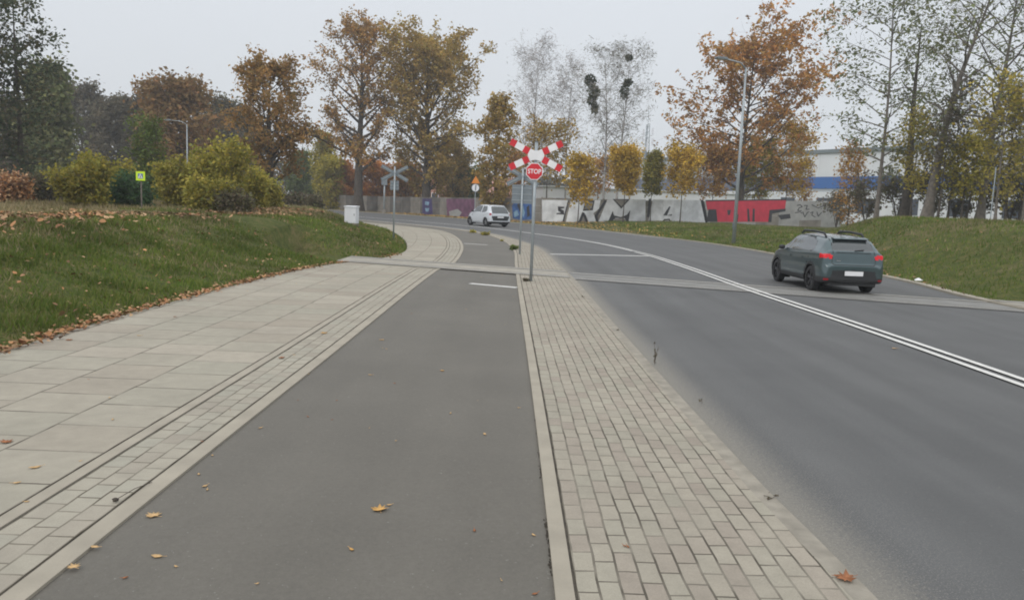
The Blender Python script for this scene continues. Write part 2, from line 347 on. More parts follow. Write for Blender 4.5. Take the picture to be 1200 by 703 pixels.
# --- ground height
def sdist(P, X, Y):
    """signed distance to the polyline (+ = left of travel)"""
    Q = np.stack([X.ravel(), Y.ravel()], 1); best = np.full(len(Q), 1e9); sg = np.zeros(len(Q))
    P = P[::2] if len(P) > 60 else P
    for a, b in zip(P[:-1], P[1:]):
        e_ = b - a; t = np.clip(((Q - a) @ e_) / (e_ @ e_), 0, 1); c = a + t[:, None] * e_; dv = Q - c
        d = (dv ** 2).sum(1); cr_ = e_[0] * dv[:, 1] - e_[1] * dv[:, 0]
        u = d < best; best[u] = d[u]; sg[u] = np.where(cr_[u] > 0, 1, -1)
    return (np.sqrt(best) * sg).reshape(X.shape)
def sstep(a, b, x): t = np.clip((x - a) / (b - a), 0, 1); return t * t * (3 - 2 * t)
WLx = np.vstack([WL, [(-55, 108), (-95, 156)]]); RFx = np.vstack([RF, [(-140, 250)]])
def lump(X, Y): return (np.sin(X * .9 + Y * .35) * np.cos(Y * .7 - X * .2) * .5 + np.sin(X * 2.3 + 1.7) * np.sin(Y * 1.9) * .25 + np.sin(X * 5.1 - Y * 3.7) * .1)
TRK = (21.2, -.39)     # the tramway: y = a + b x
def trkd(X, Y): return np.abs(Y - TRK[0] - TRK[1] * X) / math.hypot(1, TRK[1])
def height(X, Y):
    X = np.asarray(X, float); Y = np.asarray(Y, float)
    dl = sdist(WLx, X, Y); dr = -sdist(RFx, X, Y)
    zl = .98 * sstep(.0, 4.6, dl) + .1 * sstep(.0, .5, dl) + lump(X, Y) * .09 * sstep(.2, 2.5, dl)
    zl = zl * (1 - .35 * sstep(22, 60, dl))
    Hr = (.50 + 1.25 * sstep(-3.5, 1.5, X - 11 - .443 * (Y - 25))) * np.clip((X - 1) / 13, 0, 1)
    zr = Hr * sstep(.1, 7.0, dr) + .08 * sstep(0, .5, dr) + lump(X, Y) * .09 * sstep(.3, 3, dr)
    k = sstep(1.0, 2.6, trkd(X, Y)) if True else 1
    zr = zr * np.where(X < 30, k, 1)
    kl = sstep(.9, 2.0, trkd(X, Y)); zl = zl * np.where(X > -7, kl, 1)
    z = np.where(dl > 0, zl - .03, np.where(dr > 0, zr - .03, -.09))
    return z
def hz(x, y): return float(height(np.array([x]), np.array([y]))[0])

def axis(segs):
    out = []
    for a, b, st in segs: out += list(np.arange(a, b, st))
    out.append(segs[-1][1]); return np.array(out)
ax = axis([(-370, -200, 30), (-200, -60, 10), (-60, -20, 2), (-20, -1, .3), (-1, 9, 1), (9, 24, .35), (24, 60, 2), (60, 200, 10), (200, 370, 30)])
ay = axis([(-60, 0, 6), (0, 5, 1), (5, 48, .35), (48, 100, 1), (100, 200, 6), (200, 470, 30)])
GX, GY = np.meshgrid(ax, ay); GZ = height(GX, GY)
nx_, ny_ = len(ax), len(ay)
V = np.stack([GX.ravel(), GY.ravel(), GZ.ravel()], 1)
F = [(j * nx_ + i, j * nx_ + i + 1, (j + 1) * nx_ + i + 1, (j + 1) * nx_ + i) for j in range(ny_ - 1) for i in range(nx_ - 1)]
def groundmat():
    m_, t, b = newmat('grassy_ground'); g = N(t, 'ShaderNodeNewGeometry'); P = g.outputs['Position']
    n1 = noise(t, P, .35, 6, .65); n2 = noise(t, P, 3.5, 5, .7); n3 = noise(t, P, 28, 3, .7)
    a = ramp(t, [(.3, (.05, .068, .02)), (.5, (.085, .10, .028)), (.7, (.15, .125, .05))], n2)
    d = ramp(t, [(.35, (.13, .10, .05)), (.6, (.22, .17, .10))], n2)
    r = N(t, 'ShaderNodeMapRange'); r.inputs[1].default_value = .50; r.inputs[2].default_value = .64; t.links.new(n1, r.inputs[0])
    # more dried-out grass away from the path
    sx = N(t, 'ShaderNodeSeparateXYZ'); t.links.new(P, sx.inputs[0])
    r2 = N(t, 'ShaderNodeMapRange'); r2.inputs[1].default_value = -10.5; r2.inputs[2].default_value = -14; r2.inputs[4].default_value = .8; t.links.new(sx.outputs[0], r2.inputs[0])
    col = mixc(t, mathn(t, 'MAXIMUM', mathn(t, 'MULTIPLY', r.outputs[0], .55), r2.outputs[0]), a.outputs[0], d.outputs[0])
    q = N(t, 'ShaderNodeMapRange'); q.inputs[1].default_value = .3; q.inputs[2].default_value = .7; q.inputs[3].default_value = .6; q.inputs[4].default_value = 1.4; t.links.new(n3, q.inputs[0])
    col = mixc(t, 1., col, q.outputs[0], 'MULTIPLY')
    t.links.new(col, b.inputs['Base Color']); b.inputs['Roughness'].default_value = .95; b.inputs['Specular IOR Level'].default_value = .1
    bp = N(t, 'ShaderNodeBump'); bp.inputs['Strength'].default_value = .8; bp.inputs['Distance'].default_value = .05
    t.links.new(n3, bp.inputs['Height']); t.links.new(bp.outputs[0], b.inputs['Normal']); return m_
M['ground'] = groundmat()
tag(mesh('ground', V, F, M['ground'], smooth=True), kind='structure')

# --- paved surfaces
ribbon('road', RN, RF, 0, M['road'], cols=6, skirt=.3)
ribbon('cycle_path', CL, offset(CR_, 0), .012, M['cycle'], cols=2, skirt=.3)
# strips of the pavement, from the cycle path outwards
ribbon('kerb_strip', CL, offset(CL, -.12), .028, M['kerb'], skirt=.25)
ribbon('pavement_joint', offset(CL, -.12), offset(CL, -.138), .020, M['groove'])
ribbon('pavement_setts', offset(CL, -.138), offset(CL, -.55), .026, M['sett'], skirt=.25)
ribbon('pavement_joint', offset(CL, -.55), offset(CL, -.566), .020, M['groove'])
ribbon('edging_strip', offset(CL, -.566), offset(CL, -.655), .030, M['kerb'], skirt=.25)
ribbon('pavement_joint', offset(CL, -.655), offset(CL, -.672), .020, M['groove'])
ribbon('pavement', offset(CL, -.672), WL, .026, M['slab'], cols=4, skirt=.3)
# median
ribbon('kerb_strip', CR_, offset(CR_, .09), .034, M['kerb'], skirt=.25)
ribbon('pavement_joint', offset(CR_, .09), offset(CR_, .105), .024, M['groove'])
ribbon('median_paving', offset(CR_, .105), offset(RN, -.12), .030, M['median'], cols=3, skirt=.25)
ribbon('road_kerb', offset(RN, 0), offset(RN, -.12), .026, flat('dusty_kerb', (.275, .25, .205), .9, noise=.2, scale=7, bump=.3), skirt=.25)
ribbon('road_kerb', offset(RF, .0), offset(RF, .14), .05, M['kerb'], skirt=.3)
ribbon('kerb_strip', offset(RF, .155), offset(RF, .30), .04, M['kerb'], skirt=.3)
# soil caught in the crack along the cycle path
rs = np.random.RandomState(3)
sv = []; sf = []; ss = arc(CR_)
for i in range(2600):
    y = rs.uniform(2.5, 24); j = np.searchsorted(CR_[:, 1], y) ; p = CR_[min(j, len(CR_) - 1)]
    x = np.interp(y, CR_[:, 1][:60], CR_[:, 0][:60]); x += rs.normal(-.004, .006)
    if math.sin(y * 5) + math.sin(y * 13.7) + rs.normal(0, .5) < .1: continue
    r = rs.uniform(.002, .010)
    o = len(sv); k = 5
    for q in range(k): a = q / k * 6.283; sv.append((x + math.cos(a) * r * .6, y + math.sin(a) * r * 1.8, .0145))
    sv.append((x, y, .0145 + r * .5)); sf += [(o + q, o + (q + 1) % k, o + k) for q in range(k)]
tag(mesh('crack_soil', sv, sf, flat('dark_soil', (.045, .036, .026), .95, noise=.4, scale=40)), kind='stuff', label='dark crumbs of soil along the crack beside the cycle path', cat='soil')

# --- painted lines
def line_along(name, P, a, b, w_, z=.018):
    s = arc(P); keep = (s >= a) & (s <= b); Q = P[keep]
    o = ribbon(name, offset(Q, -w_ / 2), offset(Q, w_ / 2), z, M['paint']); return o
sC = arc(CE); s_end = sC[np.argmin(np.abs(CE[:, 1] - 33))]
line_along('centre_line', offset(CE, -.11), 0, s_end, .10)
line_along('centre_line', offset(CE, .11), 0, 400, .10)
line_along('centre_line', offset(CE, -.06), s_end, 400, .12)
line_along('edge_line', offset(RN, .35), sC[np.argmin(np.abs(RN[:, 1] - 47))] + 4, 400, .12)
line_along('edge_line', offset(RF, -.45), 75, 400, .1)
def quad(name, pts, z, mat):
    o = mesh(name, [(x, y, z) for x, y in pts], [(0, 1, 2, 3)], mat); o['kind'] = 'structure'; return o
def bar(name, p, q, w_, z, mat):
    p = Vector(p[:2]); q = Vector(q[:2]); n = (q - p).normalized(); n = Vector((-n.y, n.x)) * w_ / 2
    return quad(name, [p - n, q - n, q + n, p + n], z, mat)
bar('stop_line', G(551, 333), G(606, 338), .20, .018, M['paint'])
bar('stop_line', G(544, 285.8), G(571, 287.5), .22, .018, M['paint'])
bar('stop_line', G(645, 298), G(762, 300.3), .3, .006, M['paint'])

# --- the railway line that crosses everything
td = Vector((1, TRK[1])).normalized(); tn = Vector((-td.y, td.x)); t0 = Vector((0, TRK[0]))
def tp(s, o): v = t0 + td * s + tn * o; return (v.x, v.y)
def tstrip(name, s0, s1, o0, o1, z, mat, h=0):
    return quad(name, [tp(s0, o0), tp(s1, o0), tp(s1, o1), tp(s0, o1)], z, mat)
M['rail_asph'] = flat('crossing_tarmac', (0.204, 0.200, 0.187), .85, noise=.14, scale=2.5, bump=.2)
XS0, XS1, XR0, XR1 = -5.6, 14.5, 1.75, 12.0
def tx(name, x0, x1, o0, o1, z, mat):       # strip along the track between two world x positions
    c = lambda x, o: tp((x - tn.x * o) / td.x, o)
    return quad(name, [c(x0, o0), c(x1, o0), c(x1, o1), c(x0, o1)], z, mat)
XA, XB, XC, XD = -4.95, 1.42, 10.83, 14.5
for xa, xb, z, m_ in ((XA, XB, .036, M['rail_conc']), (XB, XC, .009, M['rail_asph']), (XC, XD, .056, M['rail_conc'])):
    tx('crossing_slab', xa, xb, -.98, .98, z, m_)
    for o in (-.75, .75):
        tx('rail', xa, xb, o - .055, o + .055, z + .006, M['rail'])
        g0 = o + (.055 if o < 0 else -.055); g1 = o + (.15 if o < 0 else -.15)
        tx('rail_groove', xa, xb, g0, g1, z + .004, M['groove'])
    for o in (-.99, .99): tx('crossing_joint', xa, xb, o - .018, o + .018, z + .003, M['groove'])

# ------------------------------------------------------------------ trees
def unit(v): return v / (np.linalg.norm(v) + 1e-9)
class Tree:
    def __init__(s, seed): s.r = np.random.RandomState(seed); s.mb = MB(); s.lp = []
    def branch(s, p, d, L, r0, r1, n=6, bend=.0, wob=.12, sides=5):
        pts = [np.array(p, float)]; d = unit(np.array(d, float)); rad = [r0]
        for i in range(n):
            d = unit(d + s.r.normal(0, wob, 3) + np.array([0, 0, bend]))
            pts.append(pts[-1] + d * L / n); rad.append(r0 + (r1 - r0) * (i + 1) / n)
        s.mb.tube([Vector(q) for q in pts], rad, sides, cap=False)
        return pts, rad
    def leaves(s, c, spread, n):
        s.lp.append(np.array(c) + s.r.normal(0, spread, (n, 3)))
def env(shape, t):
    if shape == 'oval': return math.sin(math.pi * min(max(.08 + t * .86, 0), 1)) ** .6
    if shape == 'round': return math.sqrt(max(0, 1 - (2 * t * .95 - .85) ** 2 * .95)) if t < 1 else .2
    if shape == 'cone': return (1 - t) ** .75 + .06
    if shape == 'spread': return min(1, .55 + t * 1.1) * (1 - max(0, t - .55) / .5) ** .6 if t < 1 else .1
    if shape == 'column': return .75 * math.sin(math.pi * min(1, .15 + t * .8)) + .2
    return 1
def make_leaves(name, pts, size, mat, parent, seed, elong=1.5, flatness=.0):
    r = np.random.RandomState(seed); P = np.vstack(pts); n = len(P)
    a = r.normal(0, 1, (n, 3)); a[:, 2] *= .7; a /= np.linalg.norm(a, axis=1)[:, None]
    b = r.normal(0, 1, (n, 3)); b -= (b * a).sum(1)[:, None] * a; b /= np.linalg.norm(b, axis=1)[:, None]
    c = np.cross(a, b)
    sz = size * r.uniform(.55, 1.35, n)[:, None]
    V = np.empty((n, 4, 3)); V[:, 0] = P - a * sz * elong / 2; V[:, 1] = P - b * sz * .5 + c * sz * .12 + a * sz * .1; V[:, 2] = P + a * sz * elong / 2; V[:, 3] = P + b * sz * .5 + c * sz * .12 + a * sz * .1
    me = bpy.data.meshes.new(name); me.vertices.add(n * 4); me.vertices.foreach_set('co', V.astype(np.float32).ravel())
    me.loops.add(n * 4); me.loops.foreach_set('vertex_index', np.arange(n * 4, dtype=np.int32))
    me.polygons.add(n); me.polygons.foreach_set('loop_start', np.arange(0, n * 4, 4, dtype=np.int32)); me.polygons.foreach_set('loop_total', np.full(n, 4, dtype=np.int32))
    me.update(); me.validate()
    return link(name, me, mat, parent)
def tree(name, label, cat, base, H, Rr, crown0=.25, shape='oval', nprim=26, leaf='brown', lsize=.2, nleaf=6, bark='bark', tr=.22, lean=(0, 0), up=.55, bend=.03,
         group=None, seed=None, stems=1, sec=7, spread=.28, twigs=0, wob=.1, ter=3, asym=(0, 0), trunk_part='trunk', fork=False, elong=1.5, jit=.0, limb=None):
    seed = seed if seed is not None else abs(hash(label)) % 10000
    x, y = base[0], base[1]; z = hz(x, y) - .1
    root = empty(name, (x, y, z), label, cat, group)
    T = Tree(seed); r = T.r; LP = []
    top_axes = []
    for sidx in range(stems):
        ang = sidx * 2.4 + r.uniform(0, 1)
        ln = np.array([lean[0], lean[1], 0]) + (np.array([math.cos(ang), math.sin(ang), 0]) * Rr / H * (.65 if stems < 8 else r.uniform(.15, .95)) if stems > 1 else 0)
        Hs = H * (1 if sidx == 0 else r.uniform(.65, .95) if stems < 8 else r.uniform(.4, 1.12)); n = 12
        pts = []
        ph = r.uniform(0, 6, 4)
        for i in range(n + 1):
            t = i / n
            o = ln * Hs * (t ** 1.15) + np.array([math.sin(t * 5 + ph[0]), math.sin(t * 4 + ph[1]), 0]) * Hs * .012 * wob / .1 * t
            pts.append(np.array([0, 0, t * Hs]) + o)
        rt = tr / math.sqrt(stems)
        rad = [max(.012, rt * (1.35 if i == 0 else 1) * (1 - .93 * (i / n) ** .85)) for i in range(n + 1)]
        T.mb.tube([Vector(q) for q in pts], rad, 8, cap=False)
        np_ = max(3, int(nprim / stems))
        for i in range(np_):
            t = crown0 + (1 - crown0) * ((i + r.uniform(0, .9)) / np_) ** .9; t = min(t, .985)
            tc_ = (t - crown0) / (1 - crown0)
            k = t * n; j = min(int(k), n - 1); p = pts[j] * (1 - (k - j)) + pts[j + 1] * (k - j)
            az = i * 2.39996 + r.uniform(-.5, .5)
            ee = env(shape, tc_) * Rr * r.uniform(.72 - jit, 1.12 + jit) / (1 if stems == 1 else 1.6 if stems < 8 else 2.6)
            dx = np.array([math.cos(az), math.sin(az), 0])
            ee *= 1 + dx[0] * asym[0] + dx[1] * asym[1]
            upk = up * (1.3 - .5 * (1 - tc_)) + r.uniform(-.12, .12)
            d = unit(dx + np.array([0, 0, upk])); Lb = ee / max(.35, math.hypot(d[0], d[1])) * .95
            rb = max(.012, rt * (1 - .9 * t) * .5 * min(1, Lb / 3 + .35))
            bp, br = T.branch(p, d, Lb, rb, .008, 6, bend, .11)
            for q in range(sec):
                f = .28 + .72 * (q + r.uniform(0, 1)) / sec; kk = min(f * 6, 5.999); jj = int(kk)
                pp = bp[jj] * (1 - (kk - jj)) + bp[jj + 1] * (kk - jj)
                dd = unit(unit(bp[jj + 1] - bp[jj]) * .8 + r.normal(0, .75, 3) + np.array([0, 0, bend * 4]))
                Ls = Lb * r.uniform(.16, .38) * (1.15 - .5 * f) + .25
                sp_, _ = T.branch(pp, dd, Ls, max(.007, rb * .4 * (1.1 - f)), .005, 3, bend * 1.5, .16, 3)
                for c_ in (sp_[1], sp_[2], sp_[3]):
                    T.leaves(c_, spread, max(1, int(nleaf * r.uniform(.2, 1.8))) if nleaf else 0)
                for u_ in range(ter):
                    d3 = unit(unit(sp_[3] - sp_[1]) * .6 + r.normal(0, .7, 3) + np.array([0, 0, bend * 6]))
                    tpnt, _ = T.branch(sp_[1 + u_ % 3], d3, Ls * r.uniform(.4, .8), .006 if twigs == 0 else twigs, .004 if twigs == 0 else twigs * .5, 2, bend * 2, .2, 3)
                    if nleaf: T.leaves(tpnt[2], spread * .8, max(1, int(nleaf * r.uniform(0, 1.6))))
    if limb:
        T.mb.tube([Vector(q) for q in limb], [rt * .45 * (1 - .8 * i / (len(limb) - 1)) for i in range(len(limb))], 7, cap=False)
        for i in range(1, len(limb)):
            for _ in range(9):
                f = r.uniform(0, 1); pp = np.array(limb[i - 1]) * (1 - f) + np.array(limb[i]) * f
                sp_, _u = T.branch(pp, unit(r.normal(0, .6, 3) + np.array([.5, 0, .5])), r.uniform(.5, 1.6), .03, .006, 4, .05, .2, 4)
                for c_ in sp_[1:]: T.leaves(c_, spread, max(1, nleaf // 2))
    T.mb_o = mesh(trunk_part, T.mb.V, T.mb.F, M[bark], root, smooth=True)
    if T.lp and nleaf: make_leaves('crown', T.lp, lsize, L[leaf], root, seed + 1, elong)
    return root
def px_tree(name, label, cat, bx, Y, top, halfw, **k):
    """bx = where the trunk stands in the photo, Y = metres away, top = height of the tip in the photo, halfw = half the crown's width there"""
    b = at(bx, 240, Y); z0 = hz(b.x, Y)
    tpz = at(bx, top, Y).z
    return tree(name, label, cat, (b.x, Y), tpz - z0, halfw * Y / FOC, **k)

BIG = 'large broadleaved trees beside the road'
px_tree('evergreen_tree', 'tall dark green tree with a thinning top at the far left edge of the photo', 'tree', 26, 52, -4, 42, crown0=.08, shape='oval', nprim=40, leaf='dark', lsize=.17, nleaf=4, tr=.24, up=.25, bend=.02, spread=.26, seed=11, sec=6, jit=.25)
px_tree('evergreen_tree', 'dark green tree cut by the left frame edge, behind the leafless scrub', 'tree', -30, 50, 10, 50, crown0=.08, shape='oval', nprim=30, leaf='dark', lsize=.18, nleaf=4, tr=.24, up=.25, spread=.28, seed=12, jit=.2)
px_tree('oak_tree', 'rust brown oak left of the two biggest oaks with a long low limb reaching right', 'tree', 316, 62, 84, 50, crown0=.22, shape='round', nprim=32, leaf='rust', lsize=.17, nleaf=8, tr=.42, up=.6, sec=8, group=BIG, seed=13, asym=(.1, 0), spread=.2, limb=[(0, 0, 4.6), (1.2, -.2, 5.9), (2.6, -.2, 6.5), (3.8, 0, 6.2), (5.0, .2, 5.5), (6.2, .2, 4.9), (7.4, 0, 4.3)])
px_tree('oak_tree', 'tallest oak with thin brown foliage and dark trunk, left of the denser olive brown oak', 'tree', 420, 107, 38, 58, crown0=.2, shape='round', nprim=36, leaf='brown', lsize=.24, nleaf=8, tr=.7, up=.75, sec=8, group=BIG, seed=14, spread=.28)
px_tree('oak_tree', 'broad dense olive brown oak right of the tallest oak, behind the purple graffiti', 'tree', 499, 106, 60, 76, crown0=.14, shape='oval', nprim=52, leaf='olive', lsize=.26, nleaf=11, tr=.7, up=.55, sec=8, jit=.1, group=BIG, seed=15, spread=.36)
px_tree('oak_tree', 'slim olive brown tree against the right flank of the broad olive brown oak', 'tree', 580, 84, 118, 26, crown0=.05, shape='column', nprim=30, leaf='olive', lsize=.22, nleaf=6, tr=.2, up=.6, group=BIG, seed=16, spread=.3)
px_tree('oak_tree', 'broad orange leaved oak behind the right street lamp', 'tree', 868, 92, 56, 86, crown0=.16, shape='round', nprim=50, leaf='oakor', lsize=.23, nleaf=8, tr=.42, up=.5, sec=8, jit=.22, elong=1.9, group=BIG, seed=17, spread=.24, asym=(.15, 0))

# birches
px_tree('birch_tree', 'bare pale birch behind the red and white crossbuck', 'birch', 624, 108, 62, 36, crown0=.2, shape='oval', nprim=46, leaf='twig', lsize=.05, nleaf=2, elong=11, bark='birch', tr=.18, up=1.0, bend=-.01, twigs=.018, ter=4, seed=21, group='birches behind the wall', spread=.5)
px_tree('birch_tree', 'bare birch just left of the birch with mistletoe', 'birch', 662, 112, 80, 30, crown0=.2, shape='oval', nprim=34, leaf='twig', lsize=.05, nleaf=2, elong=11, bark='birch', tr=.15, up=1.0, bend=-.01, twigs=.018, ter=4, seed=22, group='birches behind the wall', spread=.5)
b1 = px_tree('birch_tree', 'nearly bare birch with a column of dark mistletoe in its crown', 'birch', 707, 96, 62, 34, crown0=.22, shape='oval', nprim=36, leaf='thick', lsize=.055, nleaf=2, elong=9, bark='birch', tr=.19, up=1.0, bend=-.03, twigs=.014, ter=3, seed=23, group='birches behind the wall', spread=.4, lean=(-.02, 0))
b2 = px_tree('birch_tree', 'right hand birch with drooping twigs and small dark mistletoe near its top', 'birch', 722, 94, 58, 32, crown0=.25, shape='oval', nprim=36, leaf='thick', lsize=.055, nleaf=2, elong=9, bark='birch', tr=.19, up=1.0, bend=-.05, twigs=.014, ter=3, seed=24, group='birches behind the wall', spread=.4, lean=(.03, 0))
def mistletoe(parent, px, py, Y, rad, hh, seed, label):
    p = at(px, py, Y) - parent.location; r = np.random.RandomState(seed)
    q = r.normal(0, 1, (int(420 * rad), 3)); q /= np.linalg.norm(q, axis=1)[:, None]; q *= r.uniform(0, 1, len(q))[:, None] ** .4
    q *= np.array([rad, rad, hh]); o = make_leaves('mistletoe', [q + np.array(p)], .2, L['dark'], parent, seed); return o
for (px, py, r_, h_) in ((692, 95, .7, .75), (696, 108, .75, .7), (694, 118, .6, .6), (697, 127, .5, .7)): mistletoe(b1, px, py, 96, r_, h_, int(px + py), '')
for (px, py, r_, h_) in ((737, 68, .4, .4), (736, 97, .5, .45), (732, 107, .55, .9)): mistletoe(b2, px, py, 94, r_, h_, int(px + py), '')

# right hand trees on the bank
RB = 'trees on the grass bank on the right'
px_tree('willow_tree', 'tall thin trunked tree with feathery grey green leaves, left of the leaning dark trunks', 'tree', 1028, 56, -42, 74, crown0=.2, shape='oval', nprim=38, leaf='sparse', lsize=.13, nleaf=3, bark='bark2', tr=.16, up=.55, bend=-.01, twigs=.008, sec=7, seed=31, elong=2.4, group=RB, spread=.34, ter=3)
px_tree('broken_tree', 'dark ivy covered trunk behind the yellow green sapling, nearly leafless above', 'tree', 1062, 60, 26, 24, crown0=.35, shape='column', nprim=14, leaf='sparse', lsize=.13, nleaf=2, bark='bark', tr=.42, up=.9, seed=32, group=RB, spread=.3, lean=(-.015, 0))
px_tree('leaning_tree', 'thick trunk leaning right with a twisting bare limb, on top of the right bank', 'tree', 1087, 52, -30, 62, crown0=.4, shape='spread', nprim=20, leaf='sparse', lsize=.12, nleaf=1, bark='bark2', tr=.36, up=.8, lean=(.15, 0), seed=33, elong=2.5, group=RB, twigs=.012, wob=.35, sec=6)
px_tree('willow_tree', 'grey green willow with long arching leafy twigs at the right edge of the photo', 'tree', 1150, 50, -40, 110, crown0=.25, shape='spread', nprim=34, leaf='sparse', elong=2.6, lsize=.12, nleaf=2, bark='bark2', tr=.26, up=.7, bend=-.03, lean=(.05, 0), seed=34, group=RB, twigs=.01, sec=8, spread=.36)
px_tree('willow_tree', 'second grey green willow, its trunk just outside the right edge of the photo', 'tree', 1230, 48, -20, 70, crown0=.25, shape='spread', nprim=24, leaf='sparse', elong=2.6, lsize=.12, nleaf=2, bark='bark2', tr=.26, up=.7, bend=-.03, lean=(-.1, 0), seed=35, group=RB, twigs=.01, spread=.36)
px_tree('young_tree', 'golden yellow young tree at the right edge with drooping foliage', 'tree', 1168, 46, 104, 40, crown0=.18, shape='oval', nprim=20, leaf='goldgr', lsize=.14, nleaf=3, jit=.25, bark='bark2', tr=.09, up=.5, seed=36, group=RB, spread=.3)
px_tree('young_tree', 'golden young tree overlapping the right edge beside the white pole', 'tree', 1200, 47, 120, 34, crown0=.15, shape='oval', nprim=18, leaf='goldgr', lsize=.13, nleaf=3, jit=.2, bark='bark2', tr=.08, up=.5, seed=37, group=RB, spread=.3)
px_tree('young_tree', 'yellow green sapling in front of the dark ivy covered trunk', 'tree', 1068, 54, 140, 30, crown0=.25, shape='oval', nprim=17, leaf='goldgr', lsize=.14, nleaf=3, jit=.25, bark='bark', tr=.07, up=.5, seed=38, group=RB, spread=.28)
px_tree('young_tree', 'muted green sapling below the willow, left of the golden young tree', 'tree', 1128, 50, 170, 30, crown0=.3, shape='oval', nprim=22, leaf='yelgreen', lsize=.14, nleaf=3, jit=.2, bark='bark', tr=.07, up=.5, seed=39, group=RB, spread=.28)
px_tree('young_tree', 'thin golden orange sapling in front of the blue band of the warehouse', 'tree', 995, 72, 172, 17, crown0=.05, shape='column', nprim=24, leaf='goldor', lsize=.17, nleaf=2, bark='bark', tr=.07, up=.6, seed=40, group=RB, spread=.3)
WT = 'young trees planted along the wall'
px_tree('young_tree', 'orange sapling just right of the crossbuck, loosely leaved', 'tree', 678, 74, 186, 18, crown0=0.3, shape='oval', nprim=24, leaf='yellow', lsize=.18, nleaf=3, bark='bark', tr=.06, up=.6, seed=41, group=WT, spread=.25)
px_tree('young_tree', 'bright yellow egg shaped young tree over the letter M', 'tree', 731, 76, 181, 17, crown0=0.45, shape='oval', nprim=30, leaf='yellow', lsize=0.15, nleaf=9, bark='bark', tr=.06, up=.7, seed=42, group=WT, spread=.24)
px_tree('young_tree', 'narrow olive green young tree between the two yellow ones', 'tree', 763, 80, 184, 12, crown0=0.42, shape='column', nprim=22, leaf='bushy', lsize=.18, nleaf=6, bark='bark', tr=.06, up=.7, seed=43, group=WT, spread=.22)
px_tree('young_tree', 'yellow orange young tree over the letter A, loosely leaved', 'tree', 798, 78, 182, 24, crown0=0.45, shape='oval', nprim=28, leaf='yellow', lsize=.17, nleaf=5, bark='bark', tr=.07, up=.6, seed=44, group=WT, spread=.28)
px_tree('young_tree', 'dull orange young tree between the letter A and the red graffiti', 'tree', 835, 92, 180, 30, crown0=0.35, shape='round', nprim=26, leaf='goldor', lsize=0.19, nleaf=4, bark='bark', tr=.07, up=.5, seed=45, group=WT, spread=.3)
px_tree('young_tree', 'olive green bushy young tree behind the right street lamp', 'tree', 884, 94, 172, 28, crown0=0.3, shape='oval', nprim=28, leaf='yelgreen', lsize=0.19, nleaf=5, bark='bark', tr=.08, up=.5, seed=46, group=WT, spread=.34)
px_tree('young_tree', 'tall yellow green young tree above the scribbled end of the wall', 'tree', 920, 94, 152, 30, crown0=0.3, shape='oval', nprim=30, leaf='yellow', lsize=0.19, nleaf=5, bark='bark', tr=.08, up=.5, seed=47, group=WT, spread=.34)
px_tree('young_tree', 'dull orange young tree against the white warehouse, at the wall end', 'tree', 938, 96, 190, 14, crown0=0.25, shape='oval', nprim=22, leaf='goldor', lsize=0.18, nleaf=2, bark='bark', tr=.07, up=.5, seed=48, group=WT, spread=.3)
px_tree('young_tree', 'golden brown bushy tree behind the crossbuck', 'tree', 640, 100, 158, 40, crown0=0.4, shape='oval', nprim=28, leaf='olive', lsize=.24, nleaf=3, bark='bark', tr=.12, up=.6, seed=49, group=WT, spread=.38)
px_tree('young_tree', 'brown leaved bushy tree left of the bright yellow tree', 'tree', 700, 112, 196, 26, crown0=0.45, shape='oval', nprim=22, leaf='oakor', lsize=.24, nleaf=3, bark='bark', tr=.1, up=.6, seed=50, group=WT, spread=.38)
px_tree('young_tree', 'low rusty brown tree behind the blue graffiti', 'tree', 600, 104, 186, 22, crown0=0.4, shape='oval', nprim=22, leaf='oakor', lsize=.24, nleaf=3, bark='bark', tr=.1, up=.6, seed=51, group=WT, spread=.38)

# hazy trees and bushes on the left
FL = 'hazy trees far off on the left'
for i, (bx, Y, top, hw, lf, lab, shp) in enumerate((
    (62, 75, 88, 22, 'sparse', 'grey green leafy tree close behind the tall dark tree', 'oval'),
    (98, 125, 112, 38, 'mist', 'pale grey green tree right of the tall dark tree, half lost in mist', 'oval'),
    (140, 118, 122, 32, 'mist', 'dull brown tree left of the round orange brown tree', 'round'),
    (213, 92, 106, 48, 'tawny', 'round orange brown tree over the left street lamp', 'round'),
    (178, 120, 112, 26, 'mist', 'dark brown tree behind the left shoulder of the round orange brown tree', 'oval'),
    (262, 125, 128, 36, 'thick', 'dim grey brown tree in the gap left of the rust brown oak', 'round'),
    (290, 140, 150, 30, 'thick', 'misty low tree behind the rust brown oak', 'round'),
    (8, 100, 130, 40, 'thick', 'misty dark tree low behind the far left tree', 'round'))):
    px_tree('misty_tree', lab, 'tree', bx, Y, top, hw, crown0=.1, shape=shp, nprim=40, leaf=lf, lsize=.32, nleaf=9, tr=.3, up=.5, seed=60 + i, group=FL, spread=.55)
